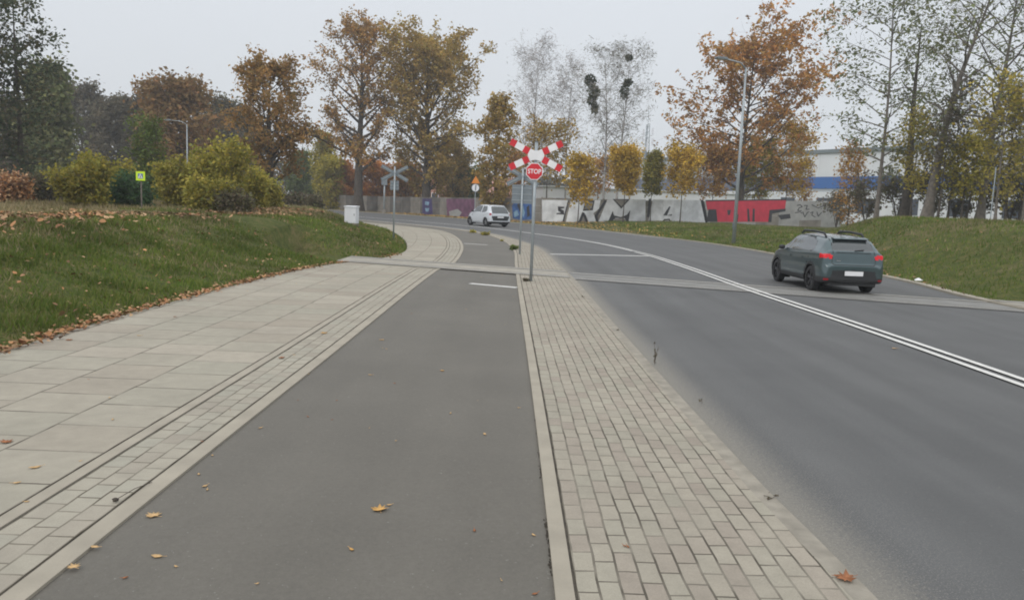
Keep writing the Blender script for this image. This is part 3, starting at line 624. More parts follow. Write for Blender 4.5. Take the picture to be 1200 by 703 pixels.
for i, (bx, Y, top, hw, lf, lab) in enumerate((
    (378, 125, 160, 14, 'yelgreen', 'slender yellow green tree left of the tallest oak'),
    (352, 130, 186, 18, 'green', 'small green tree right of the rust brown oak trunk'),
    (400, 120, 196, 17, 'orange', 'orange bushy tree just left of the tallest oak trunk'),
    (440, 122, 198, 22, 'orange', 'orange bushy tree between the tallest oak and the grey crossbuck'),
    (388, 118, 192, 16, 'yelgreen', 'low yellow green tree in front of the orange bushy tree'),
    (475, 120, 200, 24, 'oakor', 'rusty bushy tree right of the grey crossbuck'),
    (530, 116, 176, 30, 'olive', 'olive bushy tree left of the orange warning sign'),
    (548, 118, 205, 22, 'green', 'low green tree left of the orange warning sign'))):
    px_tree('bushy_tree', lab, 'tree', bx, Y, top, hw, crown0=.05, shape='oval', nprim=26, leaf=lf, lsize=.26, nleaf=8, tr=.1, up=.5, seed=80 + i, group='bushy trees behind the wall on the left', spread=.4)
def bush(label, bx, Y, top, hw, lf, seed, nl=11, ls=.095, group='bushes along the top of the left bank', stems=11, nprim=88):
    nl = max(3, int(nl * .6))
    px_tree('bush', label, 'bush', bx, Y, top, hw, crown0=.08, shape='cone', nprim=nprim, leaf=lf, lsize=ls, nleaf=nl, tr=.07, up=.35, jit=.35, wob=.5, bend=-.01, seed=seed, group=group, stems=stems, spread=.17, sec=4, ter=2, trunk_part='stems', bark='bark2')
bush('leafless tan scrub at the left edge of the photo', 10, 33, 205, 30, 'litter', 101, 4)
bush('yellow olive bush right of the tan scrub', 98, 31, 188, 42, 'bushy', 102, 10)
bush('brown gappy bush between the tan scrub and the yellow olive bush', 52, 36, 210, 26, 'thick', 103, 6)
bush('cool dark green bush under the yellow pedestrian sign', 150, 33, 210, 36, 'blugreen', 104, 11)
bush('tall light green bush behind the yellow pedestrian sign', 176, 46, 142, 28, 'green', 105, 9)
bush('yellow green bush right of the pedestrian sign', 208, 36, 194, 26, 'bushy', 106, 9)
bush('layered yellow green bush with a pointed top, tallest in its row', 262, 33, 168, 36, 'bushy', 107, 11)
bush('rounded yellow green bush at the right end of the row', 292, 37, 204, 28, 'bushy', 108, 10)
bush('low green bush filling the gap below the left street lamp', 232, 39, 200, 26, 'green', 109, 9)

bush('yellow green bush between the yellow olive bush and the pedestrian sign', 132, 36, 192, 26, 'bushy', 115, 9)
bush('pale yellow green bush left of the tallest bush', 234, 35, 184, 26, 'bushy', 117, 9)
bush('low yellow green bush spilling down the bank in front of the tallest bush', 246, 29, 214, 26, 'bushy', 119, 9)
bush('straggly yellow bush at the far right end of the row', 314, 41, 210, 22, 'bushy', 121, 9)
bush('low drab scrub at the foot of the tallest bush', 275, 28, 230, 12, 'thick', 123, 7)
bush('dark low scrub in the distance left of the grey box', 345, 58, 227, 16, 'thick', 110, 8, .14)
bush('brown scrub right of the dark car', 368, 54, 232, 12, 'thick', 111, 8, .13)
bush('olive scrub tucked behind the yellow olive bush', 118, 44, 186, 30, 'thick', 112, 9)

# thicket on the bank at the right
THK = 'dark undergrowth on the right bank'
for i, (bx, Y, top, hw, lf) in enumerate(((1015, 66, 214, 30, 'thick'), (1052, 62, 205, 28, 'thick'), (1090, 60, 196, 30, 'thick'), (1120, 57, 190, 28, 'thick'), (1150, 55, 186, 30, 'thick'), (1185, 53, 192, 32, 'thick'), (1215, 52, 188, 32, 'thick'), (982, 84, 224, 18, 'thick'))):
    labs = ['dark undergrowth right of the orange sapling', 'brown undergrowth under the ivy covered trunk', 'dark undergrowth around the foot of the leaning trunk', 'brown undergrowth right of the leaning trunk',
            'dark undergrowth left of the white pole', 'dark undergrowth right of the white pole', 'dark undergrowth cut by the right edge of the photo', 'low brown scrub at the end of the graffiti wall']
    px_tree('thicket_bush', labs[i], 'bush', bx, Y, top, hw, crown0=.1, shape='oval', nprim=24, leaf=lf, lsize=.15, nleaf=2, tr=.12, up=.9, jit=.2, seed=130 + i, group=THK, stems=5, spread=.28, twigs=.012, trunk_part='stems')
for i, (bx, Y, top, ln) in enumerate(((1100, 50, 120, .05), (1112, 53, 90, .02), (1134, 52, 140, .12), (1180, 49, 110, -.03), (1144, 56, 100, .18), (1088, 58, 150, -.02), (1196, 52, 130, .04))):
    labs = ['thin dark stem beside the foot of the leaning trunk', 'thin tall dark stem right of the leaning trunk', 'thin stem slanting right, left of the white pole', 'thin straight stem just right of the white pole',
            'strongly slanting thin stem behind the white pole', 'thin stem left of the leaning trunk', 'thin stem at the right edge of the photo']
    px_tree('thin_tree', labs[i], 'tree', bx, Y, top, 16, crown0=.45, shape='column', nprim=12, leaf='thick', lsize=.12, nleaf=2, tr=.085, up=1, seed=150 + i, group='thin stems in the right thicket', lean=(ln, 0), twigs=.01)

# a wood closing the view
def far_wood():
    r = np.random.RandomState(5); pts = []
    for i in range(150):
        a = r.uniform(-60, 60); Y = r.uniform(210, 260); x = math.tan(R_(a)) * 200 + r.normal(0, 3); h = r.uniform(6, 11) + (2.5 if x < -60 else 0); rr = r.uniform(4, 7)
        q = r.normal(0, 1, (420, 3)); q /= np.linalg.norm(q, axis=1)[:, None]; q *= r.uniform(.55, 1, 420)[:, None]
        q = q * np.array([rr, rr * .6, h / 2]) + np.array([x, Y, h / 2]); pts.append(q)
    o = make_leaves('distant_wood', pts, 1.0, leafmat('distant_foliage', [(.07, .075, .045), (.11, .09, .05), (.08, .095, .05), (.13, .09, .045)], .2), None, 9)
    tag(o, 'misty distant wood closing the view behind everything', 'wood', kind='stuff')
far_wood()

# ------------------------------------------------------------------ the graffiti wall
M['concrete'] = flat('weathered_concrete', (.23, .21, .185), .9, noise=.3, scale=.9, bump=.3)
M['concrete2'] = flat('dark_weathered_concrete', (.13, .12, .11), .9, noise=.35, scale=.9, bump=.3)
M['silver'] = flat('silver_spray_paint', (0.732, 0.744, 0.769), .5, 0, noise=.22, scale=1.2)
M['black'] = flat('black_spray_paint', (.035, .035, .042), .7, noise=.2, scale=3)
M['crimson'] = flat('crimson_spray_paint', (0.525, 0.030, 0.060), .6, noise=.15, scale=1.5)
M['purple'] = flat('faded_purple_paint', (.15, .065, .115), .8, noise=.35, scale=1.5)
M['violet'] = flat('violet_spray_paint', (.06, .045, .14), .8, noise=.3, scale=2)
M['blue'] = flat('blue_spray_paint', (.04, .11, .30), .6, noise=.4, scale=2)
M['lightblue'] = flat('pale_blue_spray_paint', (.22, .36, .48), .6, noise=.3, scale=2)
M['grey'] = flat('pale_grey_wall_paint', (.34, .34, .33), .85, noise=.18, scale=1.2)
WP = [(-48, 142, 2.05), (-15, 105.5, 2.15), (-1.6, 84.5, 2.35), (2.6, 79, 2.5), (15, 81.2, 2.68), (36.5, 89.5, 3.45)]   # x, y, height of the top
def wall_section(k, name, label, mats, panel=2.9):
    (x0, y0, t0_), (x1, y1, t1) = WP[k], WP[k + 1]
    a = Vector((x0, y0)); b = Vector((x1, y1)); Lw = (b - a).length; d = (b - a) / Lw; n = Vector((d.y, -d.x))
    if n.y > 0: n = -n
    root = empty(name, (x0, y0, 0), label, 'wall', 'concrete panel walls behind the road')
    o0 = Vector((x0, y0, 0)); cnt = max(1, round(Lw / panel)); st = Lw / cnt
    def P(s, o, z): return Vector((a.x + d.x * s + n.x * o, a.y + d.y * s + n.y * o, z)) - o0
    for i in range(cnt):
        s0, s1 = i * st, (i + 1) * st - .03
        tt = t0_ + (t1 - t0_) * (i + .5) / cnt
        zb = hz(a.x + d.x * s0, a.y + d.y * s0) - .5
        m_ = MB(); 
        rows = 4; hh = (tt - zb) / rows
        for r in range(rows):
            z0, z1 = zb + r * hh, zb + (r + 1) * hh - .012
            V = [P(s_, o_, z_) for s_ in (s0 + .05, s1 - .05) for o_ in (-.04, .03) for z_ in (z0, z1)]
            m_.add(V, [(0, 1, 3, 2), (4, 6, 7, 5), (0, 4, 5, 1), (2, 3, 7, 6), (0, 2, 6, 4), (1, 5, 7, 3)])
        m_.build('panel', mats[i % len(mats)], root)
        m_ = MB()
        V = [P(s_, o_, z_) for s_ in (s0 - .09, s0 + .06) for o_ in (-.1, .022) for z_ in (zb, tt + .03)]
        m_.add(V, [(0, 1, 3, 2), (4, 6, 7, 5), (0, 4, 5, 1), (2, 3, 7, 6), (0, 2, 6, 4), (1, 5, 7, 3)])
        m_.build('wall_post', M['concrete'], root)
    def hit(px, py, off=.03):       # the point of the wall's face that shows at this place of the photo
        r = ray(px, py); p0 = a + n * off; t = (p0.x * n.x + p0.y * n.y) / (r.x * n.x + r.y * n.y)
        return Vector((r.x * t, r.y * t, CAMH + r.z * t))
    def paint(nm, poly, mat, lay=1):
        pts = [hit(px, py, .03 + lay * .008) - o0 for px, py in poly]; nn = Vector((n.x, n.y, 0)) * .007
        V = pts + [p - nn for p in pts]; k_ = len(pts)
        o = mesh(nm, V, [tuple(range(k_))] + [(i, (i + 1) % k_, (i + 1) % k_ + k_, i + k_) for i in range(k_)], mat, root)
        bm = bmesh.new(); bm.from_mesh(o.data); bmesh.ops.triangulate(bm, faces=[f for f in bm.faces if len(f.verts) > 4]); bmesh.ops.recalc_face_normals(bm, faces=bm.faces); bm.to_mesh(o.data); bm.free()
        return o
    return root, paint
wall_section(0, 'concrete_wall', 'plain dark stretch of concrete wall at the far left, behind the tallest oak', [M['concrete2'], M['concrete']])
r1, pt1 = wall_section(1, 'concrete_wall', 'concrete wall with violet and faded purple paint behind the white car', [M['concrete2'], M['concrete'], M['concrete2']])
r2, pt2 = wall_section(2, 'concrete_wall', 'short brown stretch of concrete wall with blue graffiti behind the grey signs', [M['concrete']])
r3, pt3 = wall_section(3, 'concrete_wall', 'concrete wall with the left half of the big silver letters', [M['concrete']])
r4, pt4 = wall_section(4, 'concrete_wall', 'concrete wall with the right silver letters and the crimson letters', [M['concrete'], M['grey']])
def z7(x, y): return (600 + x / 4.615, 210 + y / 4.6125)
def z4(x, y): return (750 + x / 2.662, 120 + y / 2.663)
def Z(f, pts): return [f(*p) for p in pts]
pt1('graffiti', [(495, 233), (506, 233), (507, 252), (495, 251)], M['violet'])
pt1('graffiti', [(498, 236), (503, 237), (502, 241), (498, 240)], M['lightblue'], 2)
pt1('graffiti', [(498, 244), (503, 244), (502, 248), (499, 248)], M['lightblue'], 2)
pt1('graffiti', [(523, 233), (556, 233.5), (556, 250), (545, 256), (524, 253)], M['purple'])
pt1('graffiti', [(526, 248), (536, 245), (541, 249), (538, 254), (527, 253)], M['grey'], 2)
pt2('graffiti', [(600, 241), (604, 236), (610, 239), (612, 236), (618, 238), (623, 236), (623, 257), (612, 258), (601, 256)], M['blue'])
pt2('graffiti', [(602, 249), (606, 246), (608, 252), (603, 255)], M['lightblue'], 2)
pt2('graffiti', [(611, 246), (613, 241), (615, 250), (613, 255)], M['lightblue'], 2)
pt2('graffiti', [(606, 240), (608, 238), (611, 243), (609, 249)], M['black'], 2)
pt2('graffiti', [(617, 243), (620, 240), (621, 252), (618, 255)], M['black'], 2)
# silver letters: a broad silver field with dark openings and shadows between the letters
# the wall turns at x = 2.6..15 m; find the photo column of that corner and split the field there
def colpx(k): 
    v = ROT.transposed() @ Vector((WP[k][0], WP[k][1], -.3)); return 600 + FOC * v.x / -v.z
K4 = colpx(4); K3 = colpx(3)
def clipx(poly, lo, hi):
    def cl(P, c, keep):
        out = []
        for i in range(len(P)):
            p, q = P[i], P[(i + 1) % len(P)]
            ip, iq = keep(p[0], c), keep(q[0], c)
            if ip: out.append(p)
            if ip != iq: t = (c - p[0]) / (q[0] - p[0]); out.append((c, p[1] + (q[1] - p[1]) * t))
        return out
    P = cl(poly, lo, lambda x, c: x >= c)
    return cl(P, hi, lambda x, c: x <= c) if len(P) > 2 else []
def letters(poly, mat, lay=1):
    for pf, lo, hi in ((pt3, K3 + .15, K4 - .05), (pt4, K4 + .05, 1200)):
        q = clipx(poly, lo, hi)
        if len(q) > 2: pf('graffiti', q, mat, lay)
for P_ in ([(130, 112), (303, 114), (272, 232), (108, 226)],                     # E
           [(318, 114), (480, 112), (470, 160), (440, 185), (470, 246), (420, 246), (398, 190), (358, 240), (290, 236)],   # R
           [(515, 112), (545, 110), (590, 160), (635, 110), (722, 110), (722, 246), (620, 246), (598, 200), (520, 246), (462, 243)],   # M
           [(762, 110), (1018, 114), (1046, 234), (905, 240), (735, 246)]):        # A
    letters(Z(z7, P_), M['silver'])
for P_ in ([(248, 148), (284, 150), (280, 158), (262, 160), (280, 170), (283, 192), (240, 190), (241, 183), (266, 182), (250, 172)],
           [(398, 112), (447, 116), (437, 168), (383, 172)], [(380, 178), (392, 182), (418, 246), (404, 246), (386, 205), (368, 242), (356, 240)],
           [(502, 112), (514, 118), (462, 200), (470, 246), (458, 244), (446, 200)], [(545, 108), (638, 108), (592, 160)],
           [(545, 172), (552, 196), (590, 206), (622, 192), (640, 168), (628, 246), (620, 246), (612, 212), (560, 210), (524, 246), (512, 246)],
           [(740, 106), (754, 106), (742, 206), (730, 206)], [(850, 148), (858, 150), (838, 196), (866, 190), (864, 198), (818, 196)],
           [(822, 216), (852, 214), (870, 246), (862, 246), (848, 222), (826, 224), (814, 246), (806, 246)], [(1020, 112), (1034, 112), (1058, 236), (1046, 236)],
           [(303, 114), (308, 116), (280, 234), (272, 232)]):
    letters(Z(z7, P_), M['black'], 2)
for P_ in ([(404, 122), (440, 124), (430, 160), (392, 163)], [(386, 200), (404, 243), (370, 242)], [(556, 112), (626, 112), (592, 148)], [(558, 212), (612, 214), (616, 244), (534, 244)], [(828, 226), (846, 225), (856, 245), (818, 245)]):
    letters(Z(z7, P_), M['concrete'], 3)
letters(Z(z4, [(205, 308), (456, 305), (452, 336), (405, 346), (402, 373), (240, 373), (232, 336), (210, 336)]), M['crimson'])
for P_ in ([(190, 308), (200, 308), (212, 372), (203, 372)], [(214, 334), (238, 334), (242, 372), (208, 372)], [(334, 332), (340, 332), (343, 372), (336, 372)], [(352, 332), (358, 332), (358, 372), (350, 372)], [(404, 336), (454, 332), (454, 340), (412, 348), (410, 374), (400, 374)],
           [(204, 305), (456, 302), (456, 306), (204, 309)], [(272, 336), (284, 336), (280, 352), (274, 352)], [(300, 350), (308, 350), (304, 373), (296, 373)]):
    letters(Z(z4, P_), M['black'], 2)
letters(Z(z4, [(458, 308), (602, 308), (602, 366), (458, 370)]), M['grey'])
for P_ in ([(430, 352), (468, 348), (470, 362), (440, 366)],):
    letters(Z(z4, P_), M['black'], 2)
scr = [[(490, 322), (500, 320), (506, 326), (496, 330), (492, 338), (504, 338)], [(512, 322), (522, 322), (518, 334), (528, 334)], [(536, 320), (548, 326), (556, 330), (570, 324), (579, 324), (578, 334)],
       [(484, 345), (500, 342), (506, 346)], [(508, 342), (514, 358), (522, 344), (528, 342)], [(532, 345), (540, 342), (536, 352), (546, 358)], [(552, 342), (556, 356), (566, 344)]]
for s_ in scr:
    for (a_, b_) in zip(s_[:-1], s_[1:]):
        a_ = Vector(a_); b_ = Vector(b_); n_ = (b_ - a_).normalized(); n_ = Vector((-n_.y, n_.x)) * 1.3; e_ = (b_ - a_).normalized() * .6
        letters(Z(z4, [tuple(a_ - n_ - e_), tuple(b_ - n_ + e_), tuple(b_ + n_ + e_), tuple(a_ + n_ - e_)]), M['black'], 2)

# ------------------------------------------------------------------ buildings
M['bwhite'] = flat('white_cladding', (.72, .74, .76), .6, noise=.05, scale=.3)
M['bgrey'] = flat('pale_grey_cladding', (.42, .45, .48), .6, noise=.06, scale=.3)
M['bblue'] = flat('blue_cladding', (.035, .14, .42), .5, noise=.06, scale=.3)
M['bdark'] = flat('dark_glazing', (.06, .07, .09), .25, noise=.1)
M['roofg'] = flat('grey_roof_edge', (.17, .20, .21), .6, noise=.1)
def facade_building(name, label, A, B, depth, ztop, bands, parent=None, z0=-1):
    A = Vector(A); B = Vector(B); Lw = (B - A).length; d = (B - A) / Lw; n = Vector((d.y, -d.x))
    if n.y > 0: n = -n
    root = empty(name, (A.x, A.y, 0), label, 'building')
    def P(s, o, z): return Vector((d.x * s + n.x * o, d.y * s + n.y * o, z))
    def bx(nm, s0, s1, o0, o1, z0_, z1, mat, par=root):
        V = [P(s, o, z) for s in (s0, s1) for o in (o0, o1) for z in (z0_, z1)]
        m_ = MB(); m_.add(V, [(0, 1, 3, 2), (4, 6, 7, 5), (0, 4, 5, 1), (2, 3, 7, 6), (0, 2, 6, 4), (1, 5, 7, 3)]); return m_.build(nm, mat, par)
    return root, bx, Lw
rb, bx, Lw = facade_building('warehouse', 'long white warehouse with a blue band and grey roof edge behind the wall and trees', (26, 188), (78, 98), 60, 13, None)
ZT = 13.2
for i, s in enumerate(np.arange(0, Lw, 6.0)):       # tall cladding panels with fine joints
    bx('wall_panel', s + .03, s + 5.97, -1, 0, 8.55, ZT - .6, M['bwhite'] if s > 40 else M['bgrey'])
bx('wall', 0, Lw, -40, -.05, -1, ZT - .8, M['bgrey'])
bx('roof_edge', -.5, Lw + .5, -41, .35, ZT - .6, ZT, M['roofg'])
bx('blue_band', 47, Lw, -.3, .06, 6.5, 8.5, M['bblue'])
bx('dark_band', 0, 46.9, -.3, .06, 6.0, 8.5, flat('slate_cladding', (.13, .15, .21), .5))
bx('lower_wall', 0, Lw, -.3, .03, -1, 5.95, M['bwhite'])
for s in np.arange(6, Lw - 4, 8.0):
    f = bx('window', s, s + 3.2, -.1, .09, 2.4, 4.9, M['bdark']); 
for s in (20, 44, 70, 92): bx('roof_vent', s, s + 1.8, -3, -1.2, ZT, ZT + .7, M['roofg'])
rb2, bx2, Lw2 = facade_building('white_shed', 'low white building right behind the graffiti wall, its top showing above the silver letters', (4, 118), (38, 122), 12, 4, None)
bx2('wall', 0, Lw2, -10, 0, -1, 4.5, M['bwhite']); bx2('roof_edge', -.3, Lw2 + .3, -10.3, .3, 4.5, 4.65, M['bwhite'])
for s in np.arange(2, Lw2 - 3, 5): bx2('window', s, s + 2.2, -.05, .04, 2.0, 2.9, M['bdark'])
# pinkish house
M['pink'] = flat('salmon_render', (.50, .27, .22), .8, noise=.1, scale=.5); M['cream'] = flat('cream_render', (.60, .55, .43), .8, noise=.08, scale=.5)
M['tile'] = flat('red_roof_tiles', (.30, .12, .08), .85, noise=.2, scale=1.5)
def house(name, label, px, Y, wm, ze, zr, wallm, roofm, dep=9):
    c = at(px, 238, Y); root = empty(name, (c.x, Y, -.3), label, 'building')
    MB().box((0, 0, ze / 2), (wm, dep, ze)).build('wall', wallm, root)
    m_ = MB(); h = wm / 2 + .5; k = dep / 2 + .5
    m_.add([(-h, -k, ze), (h, -k, ze), (h, k, ze), (-h, k, ze), (-h + 2, 0, zr), (h - 2, 0, zr)], [(0, 1, 5, 4), (2, 3, 4, 5), (1, 2, 5), (3, 0, 4), (0, 3, 2, 1)])
    m_.build('roof', roofm, root)
    nw = max(2, int(wm / 3))
    for i in range(nw):
        x = -wm / 2 + (i + .5) * wm / nw
        f = MB().box((x, -dep / 2 - .01, ze * .55), (1.3, .1, 1.4)).build('window', M['white'], root)
        MB().box((x, -dep / 2 - .05, ze * .55), (1.1, .08, 1.2)).build('pane', M['bdark'], f)
    return root
house('house', 'salmon house with a red roof behind the orange warning sign', 566, 135, 13, 3.6, 6.4, M['pink'], M['pink'])
house('house', 'small pink house behind the purple stretch of wall', 520, 150, 5, 5.2, 7.2, M['pink'], M['tile'])
house('house', 'cream house half hidden behind the broad olive brown oak', 503, 160, 8, 4.6, 6.4, M['cream'], M['roofg'])
# telecom mast
c = at(754, 240, 240); ma = empty('telecom_mast', (c.x, 240, 0), 'lattice telecom mast with antennas on the horizon, left of the orange oak', 'mast')
m_ = MB(); hm = at(754, 146, 240).z
for sx, sy in ((-1, -1), (1, -1), (0, 1)): m_.tube([(sx * 1.1, sy * 1.1, 0), (sx * .45, sy * .45, hm)], .12, 5)
for i in range(16):
    z0, z1 = hm * i / 16, hm * (i + 1) / 16; a0 = 1.1 - .65 * i / 16; a1 = 1.1 - .65 * (i + 1) / 16
    m_.tube([(-a0, -a0, z0), (a1, -a1, z1)], .07, 4); m_.tube([(a0, -a0, z0), (0, a1, z1)], .07, 4); m_.tube([(0, a0, z0), (-a1, -a1, z1)], .07, 4)
m_.build('lattice', M['galv'], ma)
MB().tube([(0, 0, hm), (0, 0, hm + 4)], .09, 6).build('spire', M['galv'], ma)
for (dx, dz) in ((-1.5, -5), (1.5, -5), (-1.3, -2.5), (1.4, -2), (0, -6.5)): MB().box((dx, -.8, hm + dz), (.5, .4, 2)).build('antenna', M['cabinet'], ma)
for (dx, dz) in ((-.7, -8.5), (.7, -9)): MB().tube([(dx, -1.1, hm + dz), (dx, -.7, hm + dz)], .9, 12).build('dish', M['backgrey'], ma)

# ------------------------------------------------------------------ signs, lamps, poles
def face_mat(yaw): return Matrix.Rotation(yaw, 3, 'Z')
def octagon(r, rot=math.pi / 8): return [(r * math.cos(rot + i * math.pi / 4), r * math.sin(rot + i * math.pi / 4)) for i in range(8)]
def text_mesh(txt, size, mat, parent, loc, xs=1.0, depth=.002, name='lettering'):
    cu = bpy.data.curves.new(name, 'FONT'); cu.body = txt; cu.size = size; cu.align_x = 'CENTER'; cu.align_y = 'CENTER'; cu.extrude = depth; cu.offset = size * .018
    ob = bpy.data.objects.new(name, cu); C.objects.link(ob)
    dg = bpy.context.evaluated_depsgraph_get(); me = bpy.data.meshes.new_from_object(ob.evaluated_get(dg)); C.objects.unlink(ob); bpy.data.objects.remove(ob)
    me.transform(Matrix.Diagonal((xs, 1, 1, 1))); me.transform(Matrix.Rotation(R_(90), 4, 'X')); me.transform(Matrix.Translation(loc)); me.materials.clear(); me.name = name
    return link(name, me, mat, parent)
def arm_prism(ang, s0, s1, hw, y0, y1, cz, cx=0):
    ca, sa = math.cos(ang), math.sin(ang)
    f = lambda u, v, w_: (cx + u * ca - v * sa, w_, cz + u * sa + v * ca)
    return MB().prism([(s0, -hw), (s1, -hw), (s1, hw), (s0, hw)], y0, y1, f)
def crossing_sign(name, label, loc, zc, half, ang, back, stopr=0, stopdz=0, rz=0, backplate=None, group=None):
    s = empty(name, loc, label, 'crossing sign', group, rz)
    top = zc + half * .45
    MB().tube([(0, 0, -.1), (0, 0, top)], .036, 12).build('pole', M['galv'], s, smooth=True)
    MB().tube([(0, 0, top), (0, 0, top + .02)], .04, 12).build('pole_cap', M['backgrey'], s)
    hw = .075; k = -1 if not back else 1      # painted faces look towards -y
    for j, a in enumerate((ang, math.pi - ang)):
        y = (-.05 - .012 * j) if not back else (.05 + .012 * j)
        ca, sa = math.cos(a), math.sin(a)
        p = arm_prism(a, -half, half, hw, y, y + .009 if back else y - .009 + .009, zc) if False else arm_prism(a, -half, half, hw, min(y, y + .006), max(y, y + .006), zc)
        arm = p.build('arm', M['backgrey'] if back else M['white'], s)
        if not back:
            bands = [(.18, .32), (.52, half)]
            for sg in (-1, 1):
                for b0, b1 in bands:
                    l, h = sorted((sg * b0, sg * b1)); yy = y - .004 - .0005
                    arm_prism(a, l, h, hw + .0005, yy, yy + .0035, zc).build('red_stripe', M['red'], arm)
        else:
            for sg in (-1, 1):
                l, h = sorted((sg * .16, sg * (half - .04)))
                arm_prism(a, l, h, .012, y - .018, y - .001, zc).build('rib', M['galv'], arm)
    if not back:
        yy = -.05 - .012 - .005
        MB().prism([(-.19, 0), (-.13, -.125), (0, -.10), (.13, -.125), (.19, 0), (.13, .125), (0, .10), (-.13, .125)], yy - .004, yy, lambda u, v, w_: (u, w_, zc + v)).build('centre_plate', M['white'], s)
        zs = zc - stopdz
        f = lambda u, v, w_: (u - .02, w_, zs + v)
        pl = MB().prism(octagon(stopr), -.085, -.08, f).build('stop_plate', M['white'], s)
        MB().prism(octagon(stopr * .92), -.088, -.0855, f).build('red_field', M['red'], pl)
        text_mesh('STOP', stopr * .72, M['white'], pl, (-.02, -.0895, zs - .004), .86)
        MB().prism(octagon(stopr * .97), -.0795, -.045, f).build('stop_back', M['backgrey'], s) if False else None
    for dz in (0, -stopdz if stopdz else -.3):
        MB().box((0, 0, zc + dz + .02), (.1, .09, .035)).build('clamp', M['galv'], s)
    if backplate:
        w_, h_, dz = backplate
        o = MB().prism([(-w_ / 2, -h_ / 2), (w_ / 2, -h_ / 2), (w_ / 2, h_ / 2), (-w_ / 2, h_ / 2)], .045, .052, lambda u, v, q: (u, q, zc - dz + v)).build('sign_back', M['backgrey'], s)
        for vz in (-.32, 0, .32): MB().box((0, .036, zc - dz + vz * h_), (w_ * .96, .014, .02)).build('rib', M['galv'], o)
    return s
g1 = G(622, 331)
zc1 = at(629, 184, g1.y).z
crossing_sign('crossbuck', 'red and white crossbuck with a STOP octagon on the grey pole in the median', (g1.x, g1.y, .03), zc1, .66, R_(26.5), False, .205, .365, rz=R_(-2))
g2 = G(609, 299)
crossing_sign('crossbuck', 'grey back of a crossbuck with square plate, behind the STOP sign', (g2.x, g2.y, .03), at(614, 208, g2.y).z, .62, R_(28), True, rz=R_(-2), backplate=(.72, .66, .62))
g3 = G(461, 284)
crossing_sign('crossbuck', 'grey back of a crossbuck on a thin pole at the tip of the grass bank', (g3.x, g3.y, hz(g3.x, g3.y)), at(456, 206, g3.y).z, .62, R_(28), True, rz=R_(10), backplate=(.36, .4, .5))
# post with a slim grey signal beyond, seen just left of it
p = at(450, 250, 99); s = empty('signal_post', (p.x, p.y, hz(p.x, p.y)), 'pale grey signal post standing at the far roadside just left of the small grey crossbuck', 'post')
MB().tube([(0, 0, 0), (0, 0, 4.4)], .11, 10).build('pole', M['galv'], s, smooth=True)
MB().box((0, -.12, 3.9), (.7, .18, .9)).build('signal_back', M['backgrey'], s); MB().box((0, 0, .25), (.4, .4, .5)).build('base', M['concrete'], s)
# tall lamp on the right
def lamp(label, loc, h, arm, rz, cat='street lamp', r0=.11):
    s = empty('street_lamp', loc, label, cat, 'street lamps', rz)
    MB().tube([(0, 0, -.2), (0, 0, h * .5), (0, 0, h)], [r0, r0 * .75, r0 * .45], 14).build('pole', M['galv'], s, smooth=True)
    MB().tube([(0, 0, h - .05), (arm * .3, 0, h + .25), (arm, 0, h + .35)], r0 * .35, 8).build('arm', M['galv'], s, smooth=True)
    hd = MB(); pr = [(-.05, 0), (.05, -.05), (.6, -.05), (.72, 0), (.6, .07), (.1, .09)]
    hd.prism(pr, -.15, .15, lambda u, v, w_: (arm + u, w_, h + .35 + v)); bevel(hd.build('lamp_head', M['backgrey'], s), .02)
    MB().box((arm + .35, 0, h + .297), (.45, .22, .006)).build('lens', M['white'], s)
    MB().box((r0 * .98, 0, 1.0), (.03, .1, .3)).build('access_door', M['backgrey'], s)
    return s
g = at(859.5, 287, 44.6); lamp('tall grey street lamp on the grass bank in front of the orange oak', (g.x, g.y, hz(g.x, g.y)), at(876, 80, g.y).z - hz(g.x, g.y), 1.3, R_(200))
g = at(220, 240, 80); lamp('distant street lamp with its arm to the left, above the yellow green bushes', (g.x, g.y, 0), at(219, 146, 80).z, 1.6, R_(180), r0=.1)
# white pole in the thicket
g = at(1160, 262, 40); s = empty('utility_pole', (g.x, g.y, hz(g.x, g.y)), 'thin pale grey pole standing in the undergrowth near the right edge', 'pole')
MB().tube([(0, 0, -.1), (0, 0, 2.7)], .028, 10).build('pole', M['galv'], s); MB().tube([(0, 0, 2.7), (0, 0, 2.74)], .034, 10).build('pole_cap', M['backgrey'], s)
# warning sign far off
p = at(556, 258, 79.5); s = empty('traffic_sign', (p.x, p.y, hz(p.x, p.y)), 'orange triangle over a round white sign on a thin post behind the white car', 'sign')
MB().tube([(0, 0, 0), (0, 0, 4.3)], .04, 8).build('pole', M['galv'], s)
zz = at(556, 210, 79.5).z; f = lambda u, v, w_: (u, w_, zz + v)
t_ = MB().prism([(-.44, -.34), (.44, -.34), (0, .42)], -.06, -.052, f).build('triangle_plate', flat('sign_orange', (.75, .25, .03), .5), s)
zz2 = at(556, 218, 79.5).z; f2 = lambda u, v, w_: (u, w_, zz2 - .1 + v)
cp = MB().prism([(.40 * math.cos(a * .39270), .40 * math.sin(a * .3927)) for a in range(16)], -.06, -.052, f2).build('round_plate', M['backgrey'], s)
MB().prism([(.35 * math.cos(a * .3927), .35 * math.sin(a * .3927)) for a in range(16)], -.066, -.0605, f2).build('white_field', M['white'], cp)
MB().prism([(-.06, -.3), (.06, -.26), (.1, .3), (-.02, .28)], -.07, -.0665, f2).build('bar', M['backgrey'], cp)
